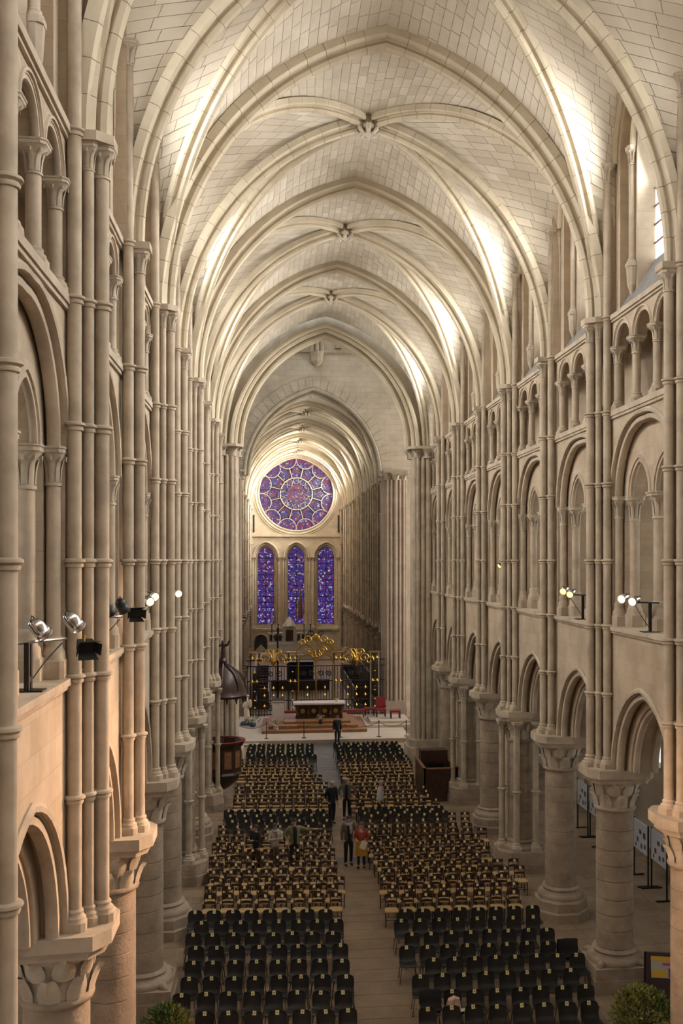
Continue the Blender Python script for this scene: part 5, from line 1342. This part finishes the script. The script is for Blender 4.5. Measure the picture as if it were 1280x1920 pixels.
for x0_, x1_, y0_, y1_ in ((-.80, -.66, -1.45, 1.45), (.66, .80, -1.45, 1.45), (-.80, .80, -1.45, -1.31)): MB().box(x0_, x1_, y0_, y1_, 1.45, 1.5).build('cap_rail', 'oak', co)
MB().box(-.6, .66, -.1, 1.2, 0, 1.1).build('key_desk', 'oak_dark', co); MB().box(-.5, .55, -.25, -.1, .9, .96).build('keyboard', 'ivory', co); MB().box(-.6, .66, .6, 1.3, 1.1, 1.9).build('cabinet', 'oak_dark', co); MB().box(-.35, .4, .1, .13, 1.1, 1.4).build('music_stand', 'iron', co)

# ------------------------------------------------------------ right aisle: panels, sign, plants
plain('panel_white', (.40, .41, .44), .6); plain('photo_dark', (.06, .065, .07), .6); plain('sign_wood', (.035, .012, .010), .5); plain('poster_yellow', (.55, .35, .03), .6); plain('poster_grey', (.36, .36, .33), .6); plain('poster_pink', (.50, .06, .15), .6); plain('poster_violet', (.10, .05, .20), .6)
for i, (x, y) in enumerate(((9.5, 32.0), (9.57, 30.6), (9.4, 38.0), (9.45, 36.6))):
    t = empty('display_board', (x, y, 0)); tag(t, 'white exhibition panel on black stand in the right aisle, %s' % ('third from the front, behind the second column', 'partly behind the nearest column', 'farthest of four', 'next to the farthest')[i], 'display board', 'exhibition panels in the aisle')
    if i == 0: t['label'] = 'white exhibition panel on black stand between the two nearest right columns'
    MB().box(-.02, .02, -.62, .62, 1.0, 1.98).build('panel', 'panel_white', t)
    for dy in (-.64, .64):
        MB().box(-.02, .02, dy - .025, dy + .025, .03, 2.02).build('upright', 'iron', t); MB().box(-.35, .35, dy - .04, dy + .04, 0, .04).build('foot', 'iron', t)
    rnd = random.Random(i)
    for (dy, z, a, b) in ((-.35, 1.6, .22, .2), (.0, 1.65, .2, .14), (.25, 1.35, .16, .16), (-.1, 1.2, .14, .16), (-.4, 1.25, .14, .14), (.4, 1.15, .1, .12)):
        MB().box(-.026, -.02, dy - a / 2, dy + a / 2, z - b / 2, z + b / 2).build('picture', 'photo_dark', t)
t = empty('poster_stand', (6.6, 22.95, 0), -.25); tag(t, 'dark brown sandwich board with yellow poster beside the right bush', 'sign')
MB().add([(-.42, 0, 0), (.42, 0, 0), (.36, .28, 1.18), (-.36, .28, 1.18), (-.42, .06, 0), (.42, .06, 0), (.36, .33, 1.18), (-.36, .33, 1.18)], [(0, 1, 2, 3), (4, 7, 6, 5), (0, 4, 5, 1), (1, 5, 6, 2), (2, 6, 7, 3), (3, 7, 4, 0)]).build('front_board', 'sign_wood', t)
MB().box(-.4, .4, .5, .54, 0, 1.1).build('rear_board', 'sign_wood', t)
def pst(x0_, x1_, z0_, z1_, mat, lift=.008):
    f = lambda z: .28 * z / 1.18 - lift
    MB().add([(x0_, f(z0_), z0_), (x1_, f(z0_), z0_), (x1_, f(z1_), z1_), (x0_, f(z1_), z1_)] + [(x0_, f(z0_) + .006, z0_), (x1_, f(z0_) + .006, z0_), (x1_, f(z1_) + .006, z1_), (x0_, f(z1_) + .006, z1_)], [(0, 1, 2, 3), (0, 4, 5, 1), (2, 6, 7, 3), (1, 5, 6, 2), (3, 7, 4, 0)]).build('poster', mat, t)
pst(-.27, .28, .62, 1.10, 'poster_grey'); pst(-.27, .28, 1.0, 1.10, 'poster_yellow', .012); pst(-.25, .10, .64, .80, 'poster_yellow', .012); pst(.0, .2, .90, .96, 'poster_pink', .012); pst(.14, .28, .64, .84, 'poster_violet', .012)
def bush(name, x, y, r, h, label, mats, seed, n=2400):
    t = empty(name, (x, y, 0)); tag(t, label, 'plant')
    MB().lathe([(r * .36, 0), (r * .46, .34), (r * .5, .36), (r * .42, .36)], n=16).build('pot', 'terracotta', t, smooth=True, auto=40)
    rnd = random.Random(seed); mbs = [MB() for _ in mats]
    for i in range(7):
        a = 2 * pi * i / 7; MB().tube([(0, 0, .3), (cos(a) * r * .3, sin(a) * r * .3, h * .6), (cos(a) * r * .6, sin(a) * r * .6, h * .9)], [.02, .015, .006], 5).build('stem', 'leaf_green', t)
    for i in range(n):
        a, b = rnd.uniform(0, 2 * pi), rnd.uniform(-1.1, 1.45); rr = rnd.uniform(.35, 1.05) ** .6
        p = Vector((cos(a) * cos(b) * r * rr, sin(a) * cos(b) * r * rr, h * .52 + sin(b) * h * .46 * rr))
        d = (p - Vector((0, 0, h * .4))).normalized() + Vector((rnd.uniform(-.7, .7), rnd.uniform(-.7, .7), rnd.uniform(-.5, .6))); d.normalize(); e = d.cross(Vector((rnd.uniform(-1, 1), rnd.uniform(-1, 1), 1))).normalized(); s = rnd.uniform(.045, .085); up = d.cross(e) * s * .15
        k = 0 if len(mats) == 1 or rnd.random() < (.75 if p.x < .2 * r else .35) else 1
        mbs[k].add([p, p + d * s * .6 + e * s * .35 + up, p + d * s * 1.6, p + d * s * .6 - e * s * .35 + up], [(0, 1, 2, 3)])
    for mb, mt in zip(mbs, mats):
        o = mb.build('foliage', mt, t); o['kind'] = 'stuff'
bush('potted_shrub', -5.05, 21.6, .55, 1.25, 'green leafy shrub with pale sprigs at the lower left corner', ('leaf_green', 'leaf_yellow'), 21)
bush('potted_shrub', 5.42, 21.25, .70, 1.22, 'broad yellow-green shrub at the lower right corner', ('leaf_yellow', 'leaf_green'), 22, 3600)

# ------------------------------------------------------------ stage lamps on the gallery sills
plain('chrome', (.62, .62, .64), .22, 1.0); plain('lamp_black', (.012, .012, .013), .45, .3); plain('lamp_glow', (.9, .7, .4), .4, emit=(1, .66, .32), estr=2.6); plain('lamp_amber', (.9, .6, .2), .4, emit=(1, .50, .14), estr=3.0); plain('lamp_dim', (.5, .4, .3), .4, emit=(1, .66, .36), estr=6); plain('cable', (.01, .01, .01), .7)
def dome_lamp(x, y, z, dirv, label, body='chrome', glow='lamp_glow', s=.80):
    d = Vector(dirv).normalized()
    t = empty('stage_lamp', (x, y, z)); tag(t, label, 'lamp', 'stage lamps on the gallery'); t.rotation_mode = 'QUATERNION'; t.rotation_quaternion = Vector((0, 0, 1)).rotation_difference(d); t.scale = (s, s, s)
    MB().lathe([(.02, -.19), (.07, -.175), (.11, -.13), (.125, -.06), (.125, .05), (.135, .06), (.135, .08), (.125, .085), (.125, .12), (.138, .13), (.138, .16), (.12, .16), (.115, .09)], n=20).build('housing', body, t, smooth=True, auto=50)
    MB().lathe([(.002, .155), (.06, .150), (.112, .14)], n=16, cap=False).build('lens', glow, t)
    MB().tube([(-.14, 0, .03), (-.16, 0, -.06), (-.12, 0, -.20), (.12, 0, -.20), (.16, 0, -.06), (.14, 0, .03)], .010, 5).build('yoke', 'lamp_black', t)
    return t
def flood(x, y, z, rz, tilt, label):
    t = empty('flood_lamp', (x, y, z), rz); t.rotation_euler = (tilt, 0, rz); t.scale = (.7, .7, .7); tag(t, label, 'lamp', 'stage lamps on the gallery')
    MB().box(-.15, .15, -.02, .16, -.10, .10).build('housing', 'lamp_black', t)
    for pts in ([(-.15, -.02, .1), (.15, -.02, .1), (.20, -.20, .19), (-.20, -.20, .19)], [(-.15, -.02, -.1), (.15, -.02, -.1), (.20, -.20, -.19), (-.20, -.20, -.19)], [(-.15, -.02, -.1), (-.15, -.02, .1), (-.24, -.18, .12), (-.24, -.18, -.12)], [(.15, -.02, -.1), (.15, -.02, .1), (.24, -.18, .12), (.24, -.18, -.12)]):
        nv = (Vector(pts[1]) - Vector(pts[0])).cross(Vector(pts[3]) - Vector(pts[0])).normalized() * .006
        MB().add([Vector(p) - nv for p in pts] + [Vector(p) + nv for p in pts], [(0, 1, 2, 3), (7, 6, 5, 4), (0, 4, 5, 1), (1, 5, 6, 2), (2, 6, 7, 3), (3, 7, 4, 0)]).build('barn_door', 'lamp_black', t)
    MB().tube([(-.03, .05, .1), (-.03, .05, .22)], .015, 5).build('clamp', 'poster_yellow', t)
def lamp_post(x, y, arm, label, h=.62, twin=True):
    t = empty('lamp_stand', (x, y, Z_SILL)); tag(t, label, 'lamp stand', 'lamp stands on the gallery sill')
    MB().box(-.20, .20, -.14, .14, 0, .02).build('foot_plate', 'iron', t)
    for dy in ((-.07, .07) if twin else (0,)): MB().box(-.03, .03, dy - .035, dy + .035, .02, h).build('upright', 'iron', t)
    if twin: MB().box(-.025, .025, -.07, .07, .12, .18).build('brace', 'iron', t)
    MB().tube([(-arm[0] * .5, -arm[1] * .5, h), (arm[0], arm[1], h)], .022, 6).build('cross_arm', 'silver_iron' if twin else 'iron', t)
    MB().tube([(0, .07, .1), (arm[0] * .4, arm[1] * .4 + .1, .35), (arm[0] * .9, arm[1] * .9, h - .05)], .009, 5).build('cable', 'cable', t)
def spot(x, y, z, tgt, power, size=70, color=(1, .60, .36)):
    l = bpy.data.lights.new('lamp_beam', 'SPOT'); l.energy = power; l.color = color; l.spot_size = R(size); l.spot_blend = .8; l.shadow_soft_size = .11
    o = bpy.data.objects.new('lamp_beam', l); col.objects.link(o); o.location = (x, y, z)
    o.rotation_euler = (Vector(tgt) - Vector((x, y, z))).to_track_quat('-Z', 'Y').to_euler(); return o
SPOT = 4300
lamp_post(-5.85, 12.95, (.35, .55), 'double black lamp stand on the nearest left gallery sill')
for i, (x, y, z) in enumerate(((-5.72, 12.95, 9.93), (-5.42, 13.55, 9.98))):
    dome_lamp(x, y, z, (.55, .5, -.75), 'chrome dome lamp, %s one on the nearest left gallery stand' % ('nearer', 'farther')[i], 'chrome', 'lamp_dim')
spot(-5.35, 13.3, 9.75, (6.0, 18.2, 4.6), SPOT * .8, 34)
flood(-5.30, 13.85, 9.62, .5, .35, 'black barn-door flood lamp under the chrome lamps, nearest left bay')
lamp_post(-5.9, 18.2, (.35, .5), 'black lamp stand on the second left gallery sill')
for i, (x, y, z) in enumerate(((-5.70, 18.1, 9.93), (-5.52, 18.5, 9.96))): dome_lamp(x, y, z, (.4, .3, -.9), 'black dome lamp, %s of two in the second left bay' % ('nearer', 'farther')[i], 'lamp_black', 'lamp_dim')
flood(-5.32, 18.75, 9.82, .4, .2, 'black barn-door flood lamp in the second left gallery bay')
lamp_post(-5.9, 22.9, (.3, .4), 'lamp stand on the third left gallery sill', twin=False)
for i, (x, y, z) in enumerate(((-5.62, 23.0, 9.88), (-5.55, 23.35, 9.98))): dome_lamp(x, y, z, (.55, -.8, -.25), 'glaring lit chrome lamp, %s of two in the third left bay' % ('lower', 'upper')[i])
lamp_post(-5.85, 27.6, (.3, .3), 'lamp stand on the fourth left gallery sill', twin=False)
dome_lamp(-5.40, 27.6, 9.90, (.4, -.9, -.2), 'single small lit lamp in the fourth left gallery bay')
lamp_post(5.85, 21.9, (-.3, .3), 'black lamp stand on the nearest right gallery sill', .68, False)
for i, (x, y, z) in enumerate(((5.50, 22.65, 9.90), (5.56, 22.1, 9.86))): dome_lamp(x, y, z, (-.75, -.62, -.2), 'glaring lit lamp, %s of two in the nearest right bay' % ('left', 'right')[i])
lamp_post(5.85, 26.9, (-.3, .4), 'black lamp stand on the second right gallery sill', .68, False)
for i, (x, y, z) in enumerate(((5.46, 27.35, 9.95), (5.52, 26.9, 9.88))): dome_lamp(x, y, z, (-.6, -.7, -.35), 'amber glowing lamp, %s of two in the second right bay' % ('left', 'right')[i], 'chrome', 'lamp_amber')
t = dome_lamp(5.72, 36.4, 10.62, (-.8, -.4, -.5), 'tiny dark bracket lamp on a right gallery column', 'lamp_black', 'lamp_amber', .7)
spot(5.25, 22.5, 9.8, (-6.0, 12.5, 4.6), SPOT * 1.5, 64)
spot(5.30, 22.0, 9.75, (-6.0, 16.0, 3.0), SPOT * .9, 60)
spot(-5.3, 22.9, 9.8, (-5.9, 15.5, 9.0), SPOT * .10, 80)
